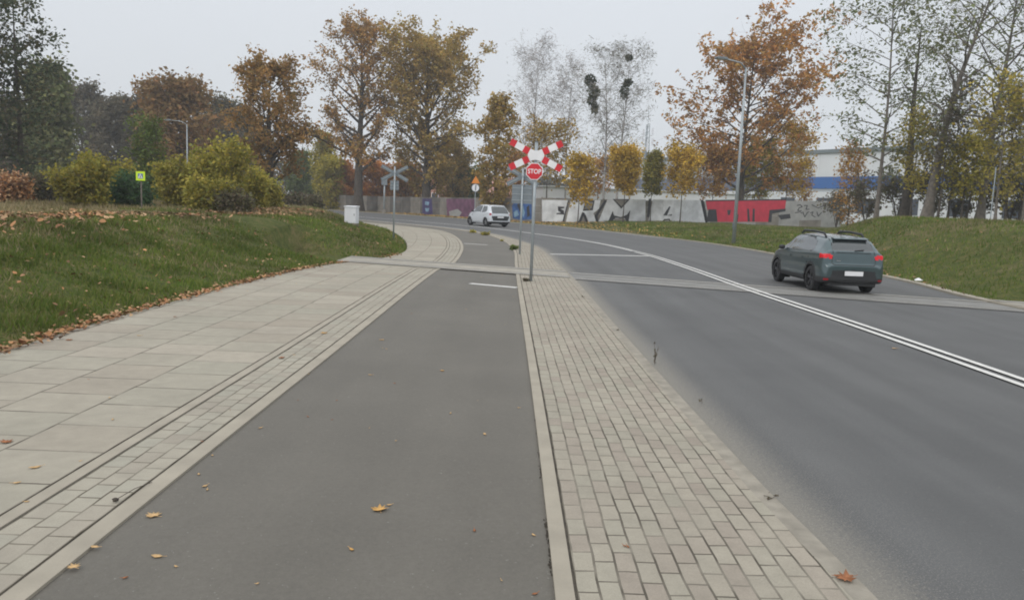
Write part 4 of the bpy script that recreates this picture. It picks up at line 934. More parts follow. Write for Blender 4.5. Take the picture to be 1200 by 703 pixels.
# pedestrian crossing sign in the bushes
Yp = 29.0; p = at(166, 240, Yp); zc = at(166, 206.5, Yp).z; s = empty('pedestrian_sign', (p.x, p.y, hz(p.x, p.y)), 'small fluorescent yellow green pedestrian crossing sign among the bushes on the left', 'sign')
MB().tube([(0, 0, 0), (0, 0, zc + .2 - hz(p.x, p.y))], .03, 8).build('pole', M['bark2'], s)
z_ = zc - hz(p.x, p.y); q = .165
fb = flat('fluorescent_yellow', (.62, .85, .03), .5, noise=.03, emit=((.6, .9, .05), .0))
pl = MB().box((0, -.05, z_), (2 * q, .01, 2 * q)).build('plate', fb, s)
MB().box((0, -.058, z_), (.18, .005, .18)).build('blue_field', flat('sign_blue', (.10, .2, .38), .5), pl)
MB().prism([(0, .085), (.085, -.075), (-.085, -.075)], -.066, -.062, lambda u, v, w_: (u, w_, z_ + v)).build('white_triangle', M['white'], pl)
MB().tube([(0, -.0675, z_ + .03), (0, -.0675, z_ - .01)], .012, 6).add(*(lambda m: (m.V, m.F))(MB().tube([(0, -.0675, z_ - .01), (-.025, -.0675, z_ - .06)], .008, 5).tube([(0, -.0675, z_ - .01), (.025, -.0675, z_ - .06)], .008, 5))).build('walking_figure', M['black'], pl)
# grey sign seen from behind on the left
p = at(327, 240, 62); zt = at(327, 212, 62).z; s = empty('road_sign', (p.x, p.y, hz(p.x, p.y)), 'grey back of a road sign with a side arm, left of the white cabinet', 'sign')
zb = hz(p.x, p.y)
MB().tube([(0, 0, 0), (0, 0, zt - zb)], .07, 8).build('pole', M['galv'], s); MB().box((-.6, 0, zt - zb - .05), (1.2, .06, .14)).build('side_arm', M['galv'], s)
MB().box((0, .05, zt - zb - .3), (.35, .03, .6)).build('sign_back', M['backgrey'], s)
# white cabinet on the grass bank
Yc = 34.0
for _ in range(40):
    p = at(412, 263.5, Yc)
    if p.z > hz(p.x, Yc): Yc += .12
    else: break
p = at(412, 263.5, Yc); zb = hz(p.x, Yc); hc = at(412, 242, Yc).z - zb
s = empty('cabinet', (p.x, p.y, zb), 'white utility cabinet standing on the grass bank', 'cabinet', rz=R_(-14))
wd = 14.5 * Yc / FOC
bevel(MB().box((0, 0, hc / 2 + .02), (wd, .34, hc - .08)).build('housing', M['cabinet'], s), .015)
m_ = MB(); m_.add([(-wd / 2 - .02, -.2, hc - .03), (wd / 2 + .02, -.2, hc - .03), (wd / 2 + .02, .2, hc - .03), (-wd / 2 - .02, .2, hc - .03), (-wd / 2 - .02, -.2, hc), (wd / 2 + .02, -.2, hc), (wd / 2 + .02, .2, hc + .03), (-wd / 2 - .02, .2, hc + .03)], [(0, 1, 2, 3), (4, 5, 6, 7), (0, 1, 5, 4), (1, 2, 6, 5), (2, 3, 7, 6), (3, 0, 4, 7)]); m_.build('lid', M['cabinet'], s)
MB().box((0, 0, -.1), (wd * .96, .32, .26)).build('plinth', M['concrete'], s)
MB().box((wd * .36, -.178, hc * .55), (.025, .014, .09)).build('handle', M['backgrey'], s)
MB().box((0, -.171, hc / 2 + .02), (wd * .9, .004, hc * .82)).build('door', M['cabinet'], s)

# ------------------------------------------------------------------ cars
def crom(P, n):
    P = np.array(P, float); E_ = np.vstack([2 * P[0] - P[1], P, 2 * P[-1] - P[-2]]); out = []
    for i in range(len(P) - 1):
        p0, p1, p2, p3 = E_[i:i + 4]; m1 = (p2 - p0) / 2; m2 = (p3 - p1) / 2
        # limit overshoot
        for j in range(n):
            t = j / n; out.append((2*t**3-3*t**2+1)*p1 + (t**3-2*t**2+t)*m1*.8 + (-2*t**3+3*t**2)*p2 + (t**3-t**2)*m2*.8)
    out.append(P[-1]); return np.array(out)
def inpoly(poly, x, y):
    c = np.zeros(x.shape, bool); n = len(poly); j = n - 1
    for i in range(n):
        xi, yi = poly[i]; xj, yj = poly[j]
        with np.errstate(divide='ignore', invalid='ignore'):
            c ^= ((yi > y) != (yj > y)) & (x < (xj - xi) * (y - yi) / (yj - yi + 1e-12) + xi)
        j = i
    return c
def shrink(poly, d):
    cx = sum(p[0] for p in poly) / len(poly); cy = sum(p[1] for p in poly) / len(poly)
    out = []
    for x, y in poly:
        L_ = math.hypot(x - cx, y - cy); k = max(0, 1 - d / L_); out.append((cx + (x - cx) * k, cy + (y - cy) * k))
    return out
def make_car(label, loc, rz, spec, paint):
    root = empty('parked_car' if spec.get('parked') else 'car', loc, label, 'car', None, rz)
    st = spec['stations']      # y, zbottom, zbelt, ztop, half width low, half width belt, half width roof
    def section(s_):
        y, zb, zw, zt, wl, wb, wr = s_
        zm = zb + (zw - zb) * .5; g = max(zt - zw, .02)
        return [(y, 0, zb), (y, wl * .8, zb), (y, wl * .97, zb + .03), (y, wl * 1.0, zb + (zw - zb) * .22), (y, wl * 1.005, zm), (y, (wl + wb) / 2 * 1.0, zb + (zw - zb) * .78),
                (y, wb, zw), (y, wb * .62 + wr * .38, zw + g * .42), (y, wb * .25 + wr * .75 , zw + g * .80), (y, wr * .90, zw + g * .95), (y, wr * .6, zw + g * .995), (y, 0, zt)]
    S_ = np.array([section(s_) for s_ in st])           # ns, np, 3
    S1 = np.stack([crom(S_[:, i], 7) for i in range(S_.shape[1])], 1)
    S2 = np.stack([crom(S1[i], 7) for i in range(S1.shape[0])], 0)     # fine grid (y, x, z) order
    G_ = S2[..., [1, 0, 2]]                               # x, y, z
    n, k = G_.shape[:2]
    Lf = G_.copy(); Lf[..., 0] *= -1
    full = np.concatenate([Lf[:, ::-1][:, :-1], G_], 1)    # from left centre top.. bottom? order: left top -> left bottom -> right top
    n, k = full.shape[:2]
    # the section starts at bottom centre: left part reversed runs top->bottom, right bottom->top
    a, b, c, d = full[:-1, :-1], full[:-1, 1:], full[1:, 1:], full[1:, :-1]
    cen = (a + b + c + d) / 4; nrm = np.cross(b - a, d - a); nl = np.linalg.norm(nrm, axis=-1, keepdims=True) + 1e-12; nrm /= nl
    cx, cy, cz = cen[..., 0], cen[..., 1], cen[..., 2]; ax_ = np.abs(cx)
    idx = np.arange(n * k).reshape(n, k)
    quads = np.stack([idx[:-1, :-1], idx[:-1, 1:], idx[1:, 1:], idx[1:, :-1]], -1)
    lab = np.zeros(cx.shape, int)       # 0 body
    names = {0: ('body', paint)}
    side = np.abs(nrm[..., 0]) > .45
    W = spec['wheel_r']
    j = 1
    def reg(name, mat, mask, only=None):
        nonlocal j, lab
        lab = np.where(mask, j, lab); names[j] = (name, mat); j += 1
    for nm, poly in spec['doors']:
        for sg in (-1, 1):
            mk = side & (cx * sg > .3)
            reg('door_gap', M['gap'], mk & inpoly(poly, cy, cz)); reg('door', paint, mk & inpoly(shrink(poly, .017), cy, cz))
    for poly in spec['sidewin']:
        for sg in (-1, 1):
            mk = side & (cx * sg > .3)
            reg('window_trim', M['trim'], mk & inpoly(poly, cy, cz)); reg('side_window', M['glass'], mk & inpoly(shrink(poly, .022), cy, cz))
    if spec.get('cladding'):
        cl = spec['cladding']
        mk = side & (cz < cl); 
        for wy in spec['axles']: mk |= side & (np.hypot(cy - wy, cz - W) < W + .12) & (cz < .95)
        for sg in (-1, 1): reg('cladding', M['trim'], mk & (cx * sg > 0))
    rear = cy < spec['rear_y']
    for nm, poly, mat in spec['rear']:
        mk = rear & (inpoly(poly, ax_, cz)) & (cy < spec['rear_y']) & ~(side & (ax_ > spec['hw'] - .02) & (cy > spec['rear_y'] - .25) & (nm != 'tail_light'))
        if nm == 'tail_light': mk = mk & (cy < spec['tl_y'])
        if nm in ('tail_light', 'reflector'):
            for sg in (-1, 1): reg(nm, mat, mk & (cx * sg > 0))
        else: reg(nm, mat, mk)
    front = cy > spec['front_y']
    ws = (cy > spec['ws'][0]) & (cy < spec['ws'][1]) & (ax_ < spec['ws'][2]) & (cz > spec['ws'][3]) & (~side) & (nrm[..., 2] ** 2 < .93)
    reg('windscreen', M['glass'], ws)
    for sg in (-1, 1): reg('headlight', M['lens'], front & (cx * sg > spec['hw'] * .55) & (cz > spec['hl'][0]) & (cz < spec['hl'][1]))
    reg('grille', M['trim'], front & (ax_ < spec['hw'] * .5) & (cz > .35) & (cz < spec['hl'][0] + .04))
    hole = np.zeros(cx.shape, bool)
    for wy in spec['axles']: hole |= (ax_ > .45) & (np.hypot(cy - wy, cz - W) < W + .045) & (cz < W * 2 + .06)
    gaps = [q for q in names if names[q][0] in ('door_gap', 'tailgate_gap')]; isgap = np.isin(lab, gaps); lab = np.where(isgap, 0, lab)
    FV = full.reshape(-1, 3); groups = {}
    for q in np.unique(lab):
        mk = (lab == q) & ~hole
        if mk.sum() < 3: continue
        qs = quads[mk]; us, inv = np.unique(qs.ravel(), return_inverse=True)
        V = FV[us].copy()
        o = mesh(names[q][0], V, inv.reshape(-1, 4).tolist(), [names[q][1], M['gap']] if q == 0 else names[q][1], root, smooth=True)
        if q == 0: o.data.polygons.foreach_set('material_index', isgap[mk].astype(np.int32))
        bm = bmesh.new(); bm.from_mesh(o.data); bmesh.ops.remove_doubles(bm, verts=bm.verts, dist=.0005); bmesh.ops.recalc_face_normals(bm, faces=bm.faces); bm.to_mesh(o.data); bm.free()
        o.data.polygons.foreach_set('use_smooth', [True] * len(o.data.polygons))
    # end caps (rear and front faces of the loft)
    for i, nm in ((0, 'rear_panel'), (n - 1, 'front_panel')):
        ring = full[i]; mesh(nm, ring, [tuple(range(len(ring)))], M['trim'], root)
    # underbody and wheel wells
    y0, y1 = st[0][0] + .1, st[-1][0] - .1; hw = spec['hw']
    MB().box((0, (y0 + y1) / 2, .27), (hw * 1.5, y1 - y0, .1)).build('underbody', M['trim'], root)
    for wy in spec['axles']:
        for sg in (-1, 1):
            m_ = MB(); nseg = 20; V = []; F_ = []
            for i in range(nseg + 1):
                a_ = math.pi * (i / nseg) * 1.3 - .15 * math.pi
                for xx in (hw - .015, hw - .34): V.append((sg * xx, wy + math.cos(a_) * (W + .045), W + math.sin(a_) * (W + .045)))
            for i in range(nseg): F_.append((2 * i, 2 * i + 1, 2 * i + 3, 2 * i + 2))
            c0 = len(V); V.append((sg * (hw - .34), wy, W)); 
            for i in range(nseg): F_.append((2 * i + 1, c0, 2 * i + 3))
            m_.add(V, F_); m_.build('wheel_well', M['gap'], root)
            # wheel
            wx = sg * (hw - .115); we = empty_child('wheel', root, (wx, wy, W))
            m_ = MB(); tw = .1; prof = [(-tw, W * .66), (-tw, W * .93), (-tw * .8, W * .99), (0, W), (tw * .8, W * .99), (tw, W * .93), (tw, W * .66)]; ns = 40; V = []; F_ = []
            for i in range(ns):
                a_ = 2 * math.pi * i / ns
                for (u, r_) in prof: V.append((u, math.cos(a_) * r_, math.sin(a_) * r_))
            kk = len(prof)
            for i in range(ns):
                for q in range(kk - 1): F_.append((i * kk + q, i * kk + q + 1, ((i + 1) % ns) * kk + q + 1, ((i + 1) % ns) * kk + q))
            m_.add(V, F_); m_.build('tyre', M['tyre'], we, smooth=True)
            m_ = MB(); rm = spec.get('rim', M['rimdark'])
            V = []; F_ = []; rr = W * .67
            for i in range(32):
                a_ = 2 * math.pi * i / 32; V += [(sg * .075, math.cos(a_) * rr, math.sin(a_) * rr), (sg * .082, math.cos(a_) * rr * .88, math.sin(a_) * rr * .88), (sg * .03, math.cos(a_) * rr * .84, math.sin(a_) * rr * .84)]
            for i in range(32):
                e2 = (i + 1) % 32; F_ += [(3 * i, 3 * i + 1, 3 * e2 + 1, 3 * e2), (3 * i + 1, 3 * i + 2, 3 * e2 + 2, 3 * e2 + 1)]
            F_.append(tuple(3 * i + 2 for i in range(32)))
            m_.add(V, F_); m_.build('rim', M['gap'], we)
            m_ = MB()
            for q in range(5):
                a_ = 2 * math.pi * q / 5 + .3
                for da in (-.16, .16):
                    m_.tube([(sg * .05, math.cos(a_) * .03, math.sin(a_) * .03), (sg * .072, math.cos(a_ + da) * rr * .9, math.sin(a_ + da) * rr * .9)], [.022, .016], 6)
            m_.tube([(sg * .02, 0, 0), (sg * .07, 0, 0)], .045, 10); m_.build('spokes', rm, we)
    for sg in (-1, 1):     # mirrors
        mx_, my_, mz_ = spec['mirror']; m_ = MB(); V = []; F_ = []
        for i in range(7):
            p_ = math.pi * i / 6
            for q in range(10):
                a_ = 2 * math.pi * q / 10; V.append((sg * (mx_ + .1 * math.cos(p_) * 1.0), my_ + .055 * math.sin(p_) ** .6 * math.cos(a_), mz_ + .07 * math.sin(p_) ** .6 * math.sin(a_)))
        for i in range(6):
            for q in range(10): F_.append((i * 10 + q, i * 10 + (q + 1) % 10, (i + 1) * 10 + (q + 1) % 10, (i + 1) * 10 + q))
        m_.add(V, F_); m_.build('mirror', spec.get('mirror_mat', M['trim']), root, smooth=True)
    return root
def empty_child(name, parent, loc):
    o = bpy.data.objects.new(name, None); C.objects.link(o); o.parent = parent; o.location = loc; o.empty_display_size = .1; return o
M['gap'] = flat('car_shadow_gap', (.012, .012, .013), .9, noise=.05)
M['trim'] = flat('black_plastic_trim', (0.024, 0.025, 0.027), .55, noise=.08, scale=20)
M['tyre'] = flat('tyre_rubber', (.022, .022, .023), .85, noise=.1)
M['rimdark'] = flat('dark_alloy', (.06, .06, .065), .35, .5, noise=.05)
M['rimlight'] = flat('silver_alloy', (.32, .33, .34), .35, .6, noise=.05)
M['lens'] = flat('headlight_lens', (.55, .57, .6), .15, noise=.05)
def glassmat():
    m_, t, b = newmat('tinted_car_glass'); b.inputs['Base Color'].default_value = (.035, .043, .045, 1); b.inputs['Roughness'].default_value = .06; b.inputs['Specular IOR Level'].default_value = .9
    b.inputs['Coat Weight'].default_value = .5; b.inputs['Coat Roughness'].default_value = .03; return m_
M['glass'] = glassmat()
def carpaint(name, c):
    m_, t, b = newmat(name); tc_ = N(t, 'ShaderNodeTexCoord'); sx = N(t, 'ShaderNodeSeparateXYZ'); t.links.new(tc_.outputs['Object'], sx.inputs[0])
    n = noise(t, tc_.outputs['Object'], 4, 4); r = N(t, 'ShaderNodeMapRange'); r.inputs[3].default_value = .9; r.inputs[4].default_value = 1.1; t.links.new(n, r.inputs[0])
    col = mixc(t, 1., c, r.outputs[0], 'MULTIPLY'); dr = N(t, 'ShaderNodeMapRange'); dr.inputs[1].default_value = .75; dr.inputs[2].default_value = .25; dr.inputs[4].default_value = .25; t.links.new(sx.outputs[2], dr.inputs[0])
    col = mixc(t, mathn(t, 'MULTIPLY', dr.outputs[0], n), col, (.16, .15, .13))
    t.links.new(col, b.inputs['Base Color']); b.inputs['Metallic'].default_value = .4; b.inputs['Roughness'].default_value = .3; b.inputs['Coat Weight'].default_value = 1; b.inputs['Coat Roughness'].default_value = .03
    return m_
P_green = carpaint('slate_green_car_paint', (0.056, 0.091, 0.099))
P_white = carpaint('white_car_paint', (0.629, 0.662, 0.704)); P_white.node_tree.nodes['Principled BSDF'].inputs['Metallic'].default_value = 0
P_dark = carpaint('dark_green_car_paint', (.03, .06, .055))
M['brake'] = flat('lit_brake_light', (.66, .012, .02), .15, noise=.03, emit=((1.0, .02, .03), .05))
M['tailoff'] = flat('red_tail_lens', (.35, .012, .02), .25, noise=.03)
M['plate'] = flat('number_plate', (.78, .78, .80), .5, noise=.03)

# hatchback seen from behind at the right
HB = dict(tl_y=-1.80, hw=.90, wheel_r=.335, axles=(-1.27, 1.33), rear_y=-1.35, front_y=1.85, cladding=.40, ws=(.55, 1.35, .62, 1.06), hl=(.68, .82), mirror=(.96, .80, 1.06),
    stations=[(-2.10, .47, .58, .60, .60, .56, .46), (-2.10, .36, .68, .74, .76, .72, .60), (-2.05, .31, .76, .80, .84, .80, .66), (-2.005, .29, .98, 1.07, .875, .84, .69), (-1.93, .28, 1.02, 1.15, .89, .855, .66),
              (-1.81, .27, 1.035, 1.29, .898, .865, .60), (-1.66, .265, 1.04, 1.42, .90, .87, .575), (-1.48, .26, 1.04, 1.465, .90, .87, .565), (-1.1, .26, 1.025, 1.495, .90, .875, .565), (-.5, .25, 1.01, 1.515, .90, .88, .57), (.1, .25, 1.0, 1.51, .90, .88, .565),
              (.5, .25, .99, 1.46, .90, .88, .565), (.9, .25, .98, 1.27, .90, .875, .58), (1.25, .25, .96, 1.08, .90, .86, .66), (1.5, .26, .93, 1.01, .895, .84, .64), (1.75, .27, .87, .95, .88, .80, .58), (1.95, .30, .76, .84, .82, .72, .5), (2.04, .36, .62, .68, .72, .60, .42), (2.07, .44, .52, .54, .55, .5, .36)],
    doors=[('r', [(-1.12, .98), (-.98, .70), (-.72, .34), (-.02, .34), (-.02, 1.46), (-.9, 1.44), (-1.15, 1.2)]), ('f', [(0.0, .34), (.95, .34), (1.02, .98), (.9, 1.14), (.55, 1.44), (0.0, 1.47)])],
    sidewin=[[(-1.36, 1.13), (-1.20, 1.065), (-.02, 1.045), (-.02, 1.435), (-.85, 1.425), (-1.18, 1.33)], [(.02, 1.045), (.86, 1.04), (.95, 1.07), (.54, 1.38), (.42, 1.42), (.02, 1.435)]],
    rear=[('rear_bumper', [(0, .2), (1.0, .2), (1.0, .44), (.66, .44), (.60, .61), (0, .63)], M['trim']), ('tailgate_gap', [(0, .745), (.56, .745), (.63, .80), (.60, 1.08), (.56, 1.46), (0, 1.46)], M['gap']),
          ('tailgate', [(0, .765), (.55, .765), (.61, .81), (.585, 1.08), (.545, 1.45), (0, 1.45)], P_green),
          ('rear_window', [(0, 1.115), (.50, 1.115), (.60, 1.14), (.585, 1.22), (.50, 1.39), (0, 1.405)], M['glass']),
          ('tail_light', [(.57, .955), (.63, .925), (1.0, .92), (1.0, 1.025), (.68, 1.03), (.60, 1.0)], M['brake']), ('reflector', [(.70, .355), (.83, .355), (.83, .40), (.70, .40)], M['tailoff'])])
def mkhb(label, loc, rz, scale=1.0):
    c_ = make_car(label, loc, rz, HB, P_green); c_.scale = (scale * .9, scale * .95, scale * .98)
    for sg in (-1, 1):
        m_ = MB(); x = sg * .545
        m_.tube([(x, -1.38, 1.46), (x, -1.24, 1.54), (x, -.5, 1.58), (x, .15, 1.565), (x, .32, 1.49)], [.028, .032, .032, .032, .024], 8); m_.build('roof_rail', M['trim'] if sg < 0 else M['trim'], c_, smooth=True)
        MB().box((x * 1.0, -.2, 1.603), (.035, .7, .008)).build('rail_inlay', M['rimlight'], c_)
    sp_ = MB(); sp_.prism([(-1.55, 1.47), (-1.78, 1.432), (-1.795, 1.41), (-1.6, 1.42)], -.50, .50, lambda u, v, w_: (w_, u, v)); bevel(sp_.build('spoiler', P_green, c_), .01)
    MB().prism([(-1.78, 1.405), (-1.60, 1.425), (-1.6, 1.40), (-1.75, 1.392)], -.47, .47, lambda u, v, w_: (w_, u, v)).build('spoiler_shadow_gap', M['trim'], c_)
    rp = MB(); rp.box((0, -2.122, .545), (.52, .012, .115)); p_ = rp.build('number_plate', M['plate'], c_)
    MB().box((0, -2.112, .545), (.56, .012, .15)).build('plate_holder', M['trim'], c_)
    MB().box((0, -2.012, 1.075), (.98, .02, .014)).build('tailgate_crease', M['trim'], c_)
    MB().box((-.43, -2.045, .86), (.12, .008, .022)).build('badge', M['rimlight'], c_)
    MB().tube([(.03, -1.985, 1.125), (.30, -1.955, 1.155)], .013, 6).build('wiper', M['trim'], c_)
    MB().box((0, -2.075, .345), (.9, .02, .05)).build('skid_plate', M['rimdark'], c_)
    MB().tube([(.02, -1.05, 1.515), (.02, -1.22, 1.66)], [.012, .006], 6).build('aerial', M['trim'], c_)
    for sg in (-1, 1):
        for y in (-.62, .25): MB().box((sg * .915, y, .86), (.02, .17, .025)).build('door_handle', P_green, c_)
    return c_
mkhb('dark slate green hatchback with roof rails and lit brake lights on the railway crossing', (7.86, 20.25, .0), R_(1.5), .92)

CT = dict(tl_y=-1.62, hw=.83, wheel_r=.30, axles=(-1.12, 1.18), rear_y=-1.1, front_y=1.6, ws=(.45, 1.1, .6, .95), hl=(.60, .76), mirror=(.90, .62, 1.0), mirror_mat=M['trim'], rim=M['rimlight'],
    stations=[(-1.80, .42, .58, .64, .62, .60, .5), (-1.79, .32, .78, .86, .76, .72, .6), (-1.75, .28, .90, .96, .81, .77, .64), (-1.66, .25, .95, 1.10, .825, .79, .60), (-1.52, .24, .96, 1.30, .83, .80, .575), (-1.36, .235, .955, 1.44, .83, .80, .56), (-1.1, .23, .95, 1.475, .83, .80, .56),
              (-.5, .22, .93, 1.495, .83, .80, .56), (.1, .22, .91, 1.485, .83, .80, .555), (.45, .22, .905, 1.41, .83, .80, .56), (.8, .22, .90, 1.2, .83, .79, .58), (1.08, .23, .88, 1.01, .825, .77, .62), (1.35, .24, .83, .92, .80, .72, .54), (1.6, .27, .74, .81, .75, .64, .46), (1.72, .34, .6, .66, .66, .54, .4), (1.76, .42, .5, .52, .5, .46, .34)],
    doors=[('f', [(-.45, .30), (.78, .30), (.84, .88), (.45, 1.38), (-.45, 1.42)])],
    sidewin=[[(-1.22, 1.08), (-1.05, .98), (-.50, .97), (-.50, 1.40), (-1.05, 1.38)], [(-.44, .97), (.72, .95), (.8, .98), (.42, 1.34), (.3, 1.38), (-.44, 1.40)]],
    rear=[('tailgate_gap', [(0, .60), (.60, .60), (.66, .95), (.58, 1.44), (0, 1.44)], M['gap']), ('tailgate', [(0, .615), (.585, .615), (.645, .95), (.565, 1.43), (0, 1.43)], P_white),
          ('rear_window', [(0, .90), (.63, .91), (.66, .98), (.56, 1.34), (.5, 1.38), (0, 1.39)], M['glass']), ('number_recess', [(0, .56), (.66, .56), (.70, .72), (0, .73)], M['trim']), ('rear_valance', [(0, .2), (.9, .2), (.9, .36), (0, .36)], M['trim']),
          ('tail_light', [(.70, .78), (.9, .78), (.9, .93), (.72, .92)], M['tailoff'])])
cw = make_car('small white hatchback driving away round the bend in front of the purple wall', (-2.15, 62.6, 0), R_(31), CT, P_white); cw.scale = (1.1, 1.12, 1.12)
MB().box((0, -1.815, .66), (.5, .012, .1)).build('number_plate', M['plate'], cw)
SP = dict(CT); cd = at(330, 240, 95)
dc = make_car('dark green car half hidden beyond the grass bank, beside the grey sign', (cd.x, cd.y, 0), R_(40), {**SP, 'rear': [(a_, b_, P_dark if a_ == 'tailgate' else c_) for a_, b_, c_ in CT['rear']]}, P_dark); dc.scale = (1.15,) * 3

# ------------------------------------------------------------------ grass, litter and leaves
def tri_field(name, P, Hh, wdt, mat, seed, label, cat, lean=.45):
    r = np.random.RandomState(seed); n = len(P); a = r.uniform(0, 6.283, n); ln = r.normal(0, lean, (n, 2)) * Hh[:, None]
    V = np.empty((n, 3, 3)); dx = np.stack([np.cos(a), np.sin(a)], 1) * wdt[:, None] / 2
    V[:, 0, :2] = P[:, :2] - dx; V[:, 1, :2] = P[:, :2] + dx; V[:, 2, :2] = P[:, :2] + ln; V[:, 0, 2] = V[:, 1, 2] = P[:, 2] - .01; V[:, 2, 2] = P[:, 2] + Hh
    me = bpy.data.meshes.new(name); me.vertices.add(n * 3); me.vertices.foreach_set('co', V.astype(np.float32).ravel())
    me.loops.add(n * 3); me.loops.foreach_set('vertex_index', np.arange(n * 3, dtype=np.int32)); me.polygons.add(n)
    me.polygons.foreach_set('loop_start', np.arange(0, n * 3, 3, dtype=np.int32)); me.polygons.foreach_set('loop_total', np.full(n, 3, dtype=np.int32)); me.update(); me.validate()
    return tag(link(name, me, mat), label, cat, kind='stuff')
def scatter(n, x0, x1, y0, y1, seed, cond, power=1.0):
    r = np.random.RandomState(seed); X = r.uniform(x0, x1, n); Y = y0 + (y1 - y0) * r.uniform(0, 1, n) ** power
    dl = sdist(WLx, X, Y); dr = -sdist(RFx, X, Y); k = cond(X, Y, dl, dr, r) & (trkd(X, Y) > 1.05)
    X, Y = X[k], Y[k]; return np.stack([X, Y, height(X, Y)], 1)
clump = lambda X, Y: .5 + .5 * np.sin(X * 3.1 + np.sin(Y * 2.2) * 1.5) * np.sin(Y * 2.7 + np.sin(X * 1.7))
rg = np.random.RandomState(1)
P1 = scatter(150000, -13, -3.2, 6.5, 24, 31, lambda X, Y, dl, dr, r: (dl > .03) & (dl < 6.5) & (r.uniform(0, 1, len(X)) < .35 + .65 * clump(X, Y)), 1.4)
P2 = scatter(120000, -26, -3.2, 24, 60, 32, lambda X, Y, dl, dr, r: (dl > .03) & (dl < 10), 1.2)
PL = np.vstack([P1, P2]); d_ = PL[:, 1]
hh = (.035 + .13 * rg.uniform(0, 1, len(PL)) * (.15 + clump(PL[:, 0], PL[:, 1]) ** 2)) * (1 + d_ * .006)
tri_field('grass', PL, hh, .008 + d_ * .0009, L['grass'], 41, 'green grass covering the left bank', 'grass')
P3 = scatter(150000, 9, 46, 12, 86, 33, lambda X, Y, dl, dr, r: (dr > .12) & (dr < 24), 1.1)
tri_field('grass', P3, .06 + .09 * rg.uniform(0, 1, len(P3)), .012 + P3[:, 1] * .0009, L['grass'], 42, 'green grass covering the right bank', 'grass')
P4 = scatter(60000, -30, -8, 8, 60, 34, lambda X, Y, dl, dr, r: (dl > 3.2 + r.normal(0, .8, len(X))) & (dl < 16), 1.1)
tri_field('dry_grass', P4, .08 + .16 * rg.uniform(0, 1, len(P4)), .01 + P4[:, 1] * .0008, L['dry'], 43, 'dry straw coloured grass along the top of the left bank', 'grass')
P6 = scatter(60000, -14, -3.2, 6.5, 45, 36, lambda X, Y, dl, dr, r: (dl > .15) & (dl < 5) & (np.sin(X * 1.3 + 1) * np.sin(Y * .9 + X * .6) + .4 * np.sin(X * 4.1) * np.sin(Y * 3.3) > r.uniform(-.1, 1.4, len(X))), 1.2)
tri_field('dry_grass', P6, .05 + .10 * rg.uniform(0, 1, len(P6)), .008 + P6[:, 1] * .0008, L['dry'], 45, 'faded straw patches in the grass of the left bank', 'grass')
P5 = scatter(60000, 11, 46, 18, 86, 35, lambda X, Y, dl, dr, r: (dr > 3) & (dr < 24) & (np.sin(X * .8) * np.sin(Y * .5 + X * .3) > r.uniform(-.3, 1.1, len(X))), 1.1)
tri_field('dry_grass', P5, .08 + .14 * rg.uniform(0, 1, len(P5)), .012 + P5[:, 1] * .0008, L['dry'], 44, 'faded straw patches in the grass of the right bank', 'grass')

def leaf_field(name, P, size, mat, seed, label, flatk=.35):
    r = np.random.RandomState(seed); n = len(P); a = r.uniform(0, 6.283, n)
    A = np.stack([np.cos(a), np.sin(a), r.normal(0, flatk, n)], 1); B = np.stack([-np.sin(a), np.cos(a), r.normal(0, flatk, n)], 1)
    s = (size * r.uniform(.5, 1.3, n))[:, None]; k = 6
    prof = [(-.5, 0), (-.15, -.38), (.2, -.30), (.5, 0), (.2, .32), (-.15, .36)]
    V = np.empty((n, k, 3)); 
    for i, (u, v) in enumerate(prof): V[:, i] = P + A * s * u + B * s * v; V[:, i, 2] += np.abs(v) * s[:, 0] * .25
    me = bpy.data.meshes.new(name); me.vertices.add(n * k); me.vertices.foreach_set('co', V.astype(np.float32).ravel())
    me.loops.add(n * k); me.loops.foreach_set('vertex_index', np.arange(n * k, dtype=np.int32)); me.polygons.add(n)
    me.polygons.foreach_set('loop_start', np.arange(0, n * k, k, dtype=np.int32)); me.polygons.foreach_set('loop_total', np.full(n, k, dtype=np.int32)); me.update(); me.validate()
    return tag(link(name, me, mat), label, 'leaves', kind='stuff')
e1 = scatter(130000, -8, -3.0, 5, 26, 51, lambda X, Y, dl, dr, r: (np.abs(dl - .02) < np.abs(r.normal(.02, .10, len(X)))) & (r.uniform(0, 1, len(X)) < (.45 + .55 * clump(X * .5, Y * .8)) * np.clip(1.5 - Y / 26, .15, 1)), 1.6)
e1[:, 2] = np.maximum(e1[:, 2], .0) + .035 + rg.uniform(0, .04, len(e1))
leaf_field('fallen_leaves', e1, .06, L['litter'], 61, 'rusty fallen leaves gathered where the left pavement meets the grass')
e2 = scatter(9000, -14, -4, 6, 45, 52, lambda X, Y, dl, dr, r: (dl > .1) & (dl < 7) & (r.uniform(0, 1, len(X)) < .25), 1.3); e2[:, 2] += .07
leaf_field('fallen_leaves', e2, .07, L['litter'], 62, 'brown leaves scattered through the grass of the left bank')
e3 = scatter(60000, -24, -8, 9, 42, 53, lambda X, Y, dl, dr, r: (dl > 3.6) & (dl < 9) & (r.uniform(0, 1, len(X)) < .55 * np.clip(1 - np.abs(dl - 5.6) / 2.4, 0, 1) * (.2 + .8 * clump(X * .5, Y * .5))), 1.1); e3[:, 2] += .10
leaf_field('fallen_leaves', e3, .13, L['litter'], 63, 'drift of orange brown leaves on top of the left bank below the bushes')
e4 = scatter(60000, -30, 40, 50, 100, 54, lambda X, Y, dl, dr, r: (dr > .3) & (dr < 8) & (r.uniform(0, 1, len(X)) < .8 * np.clip((13 - X) / 12, .01, 1)), 1.0); e4[:, 2] += .05
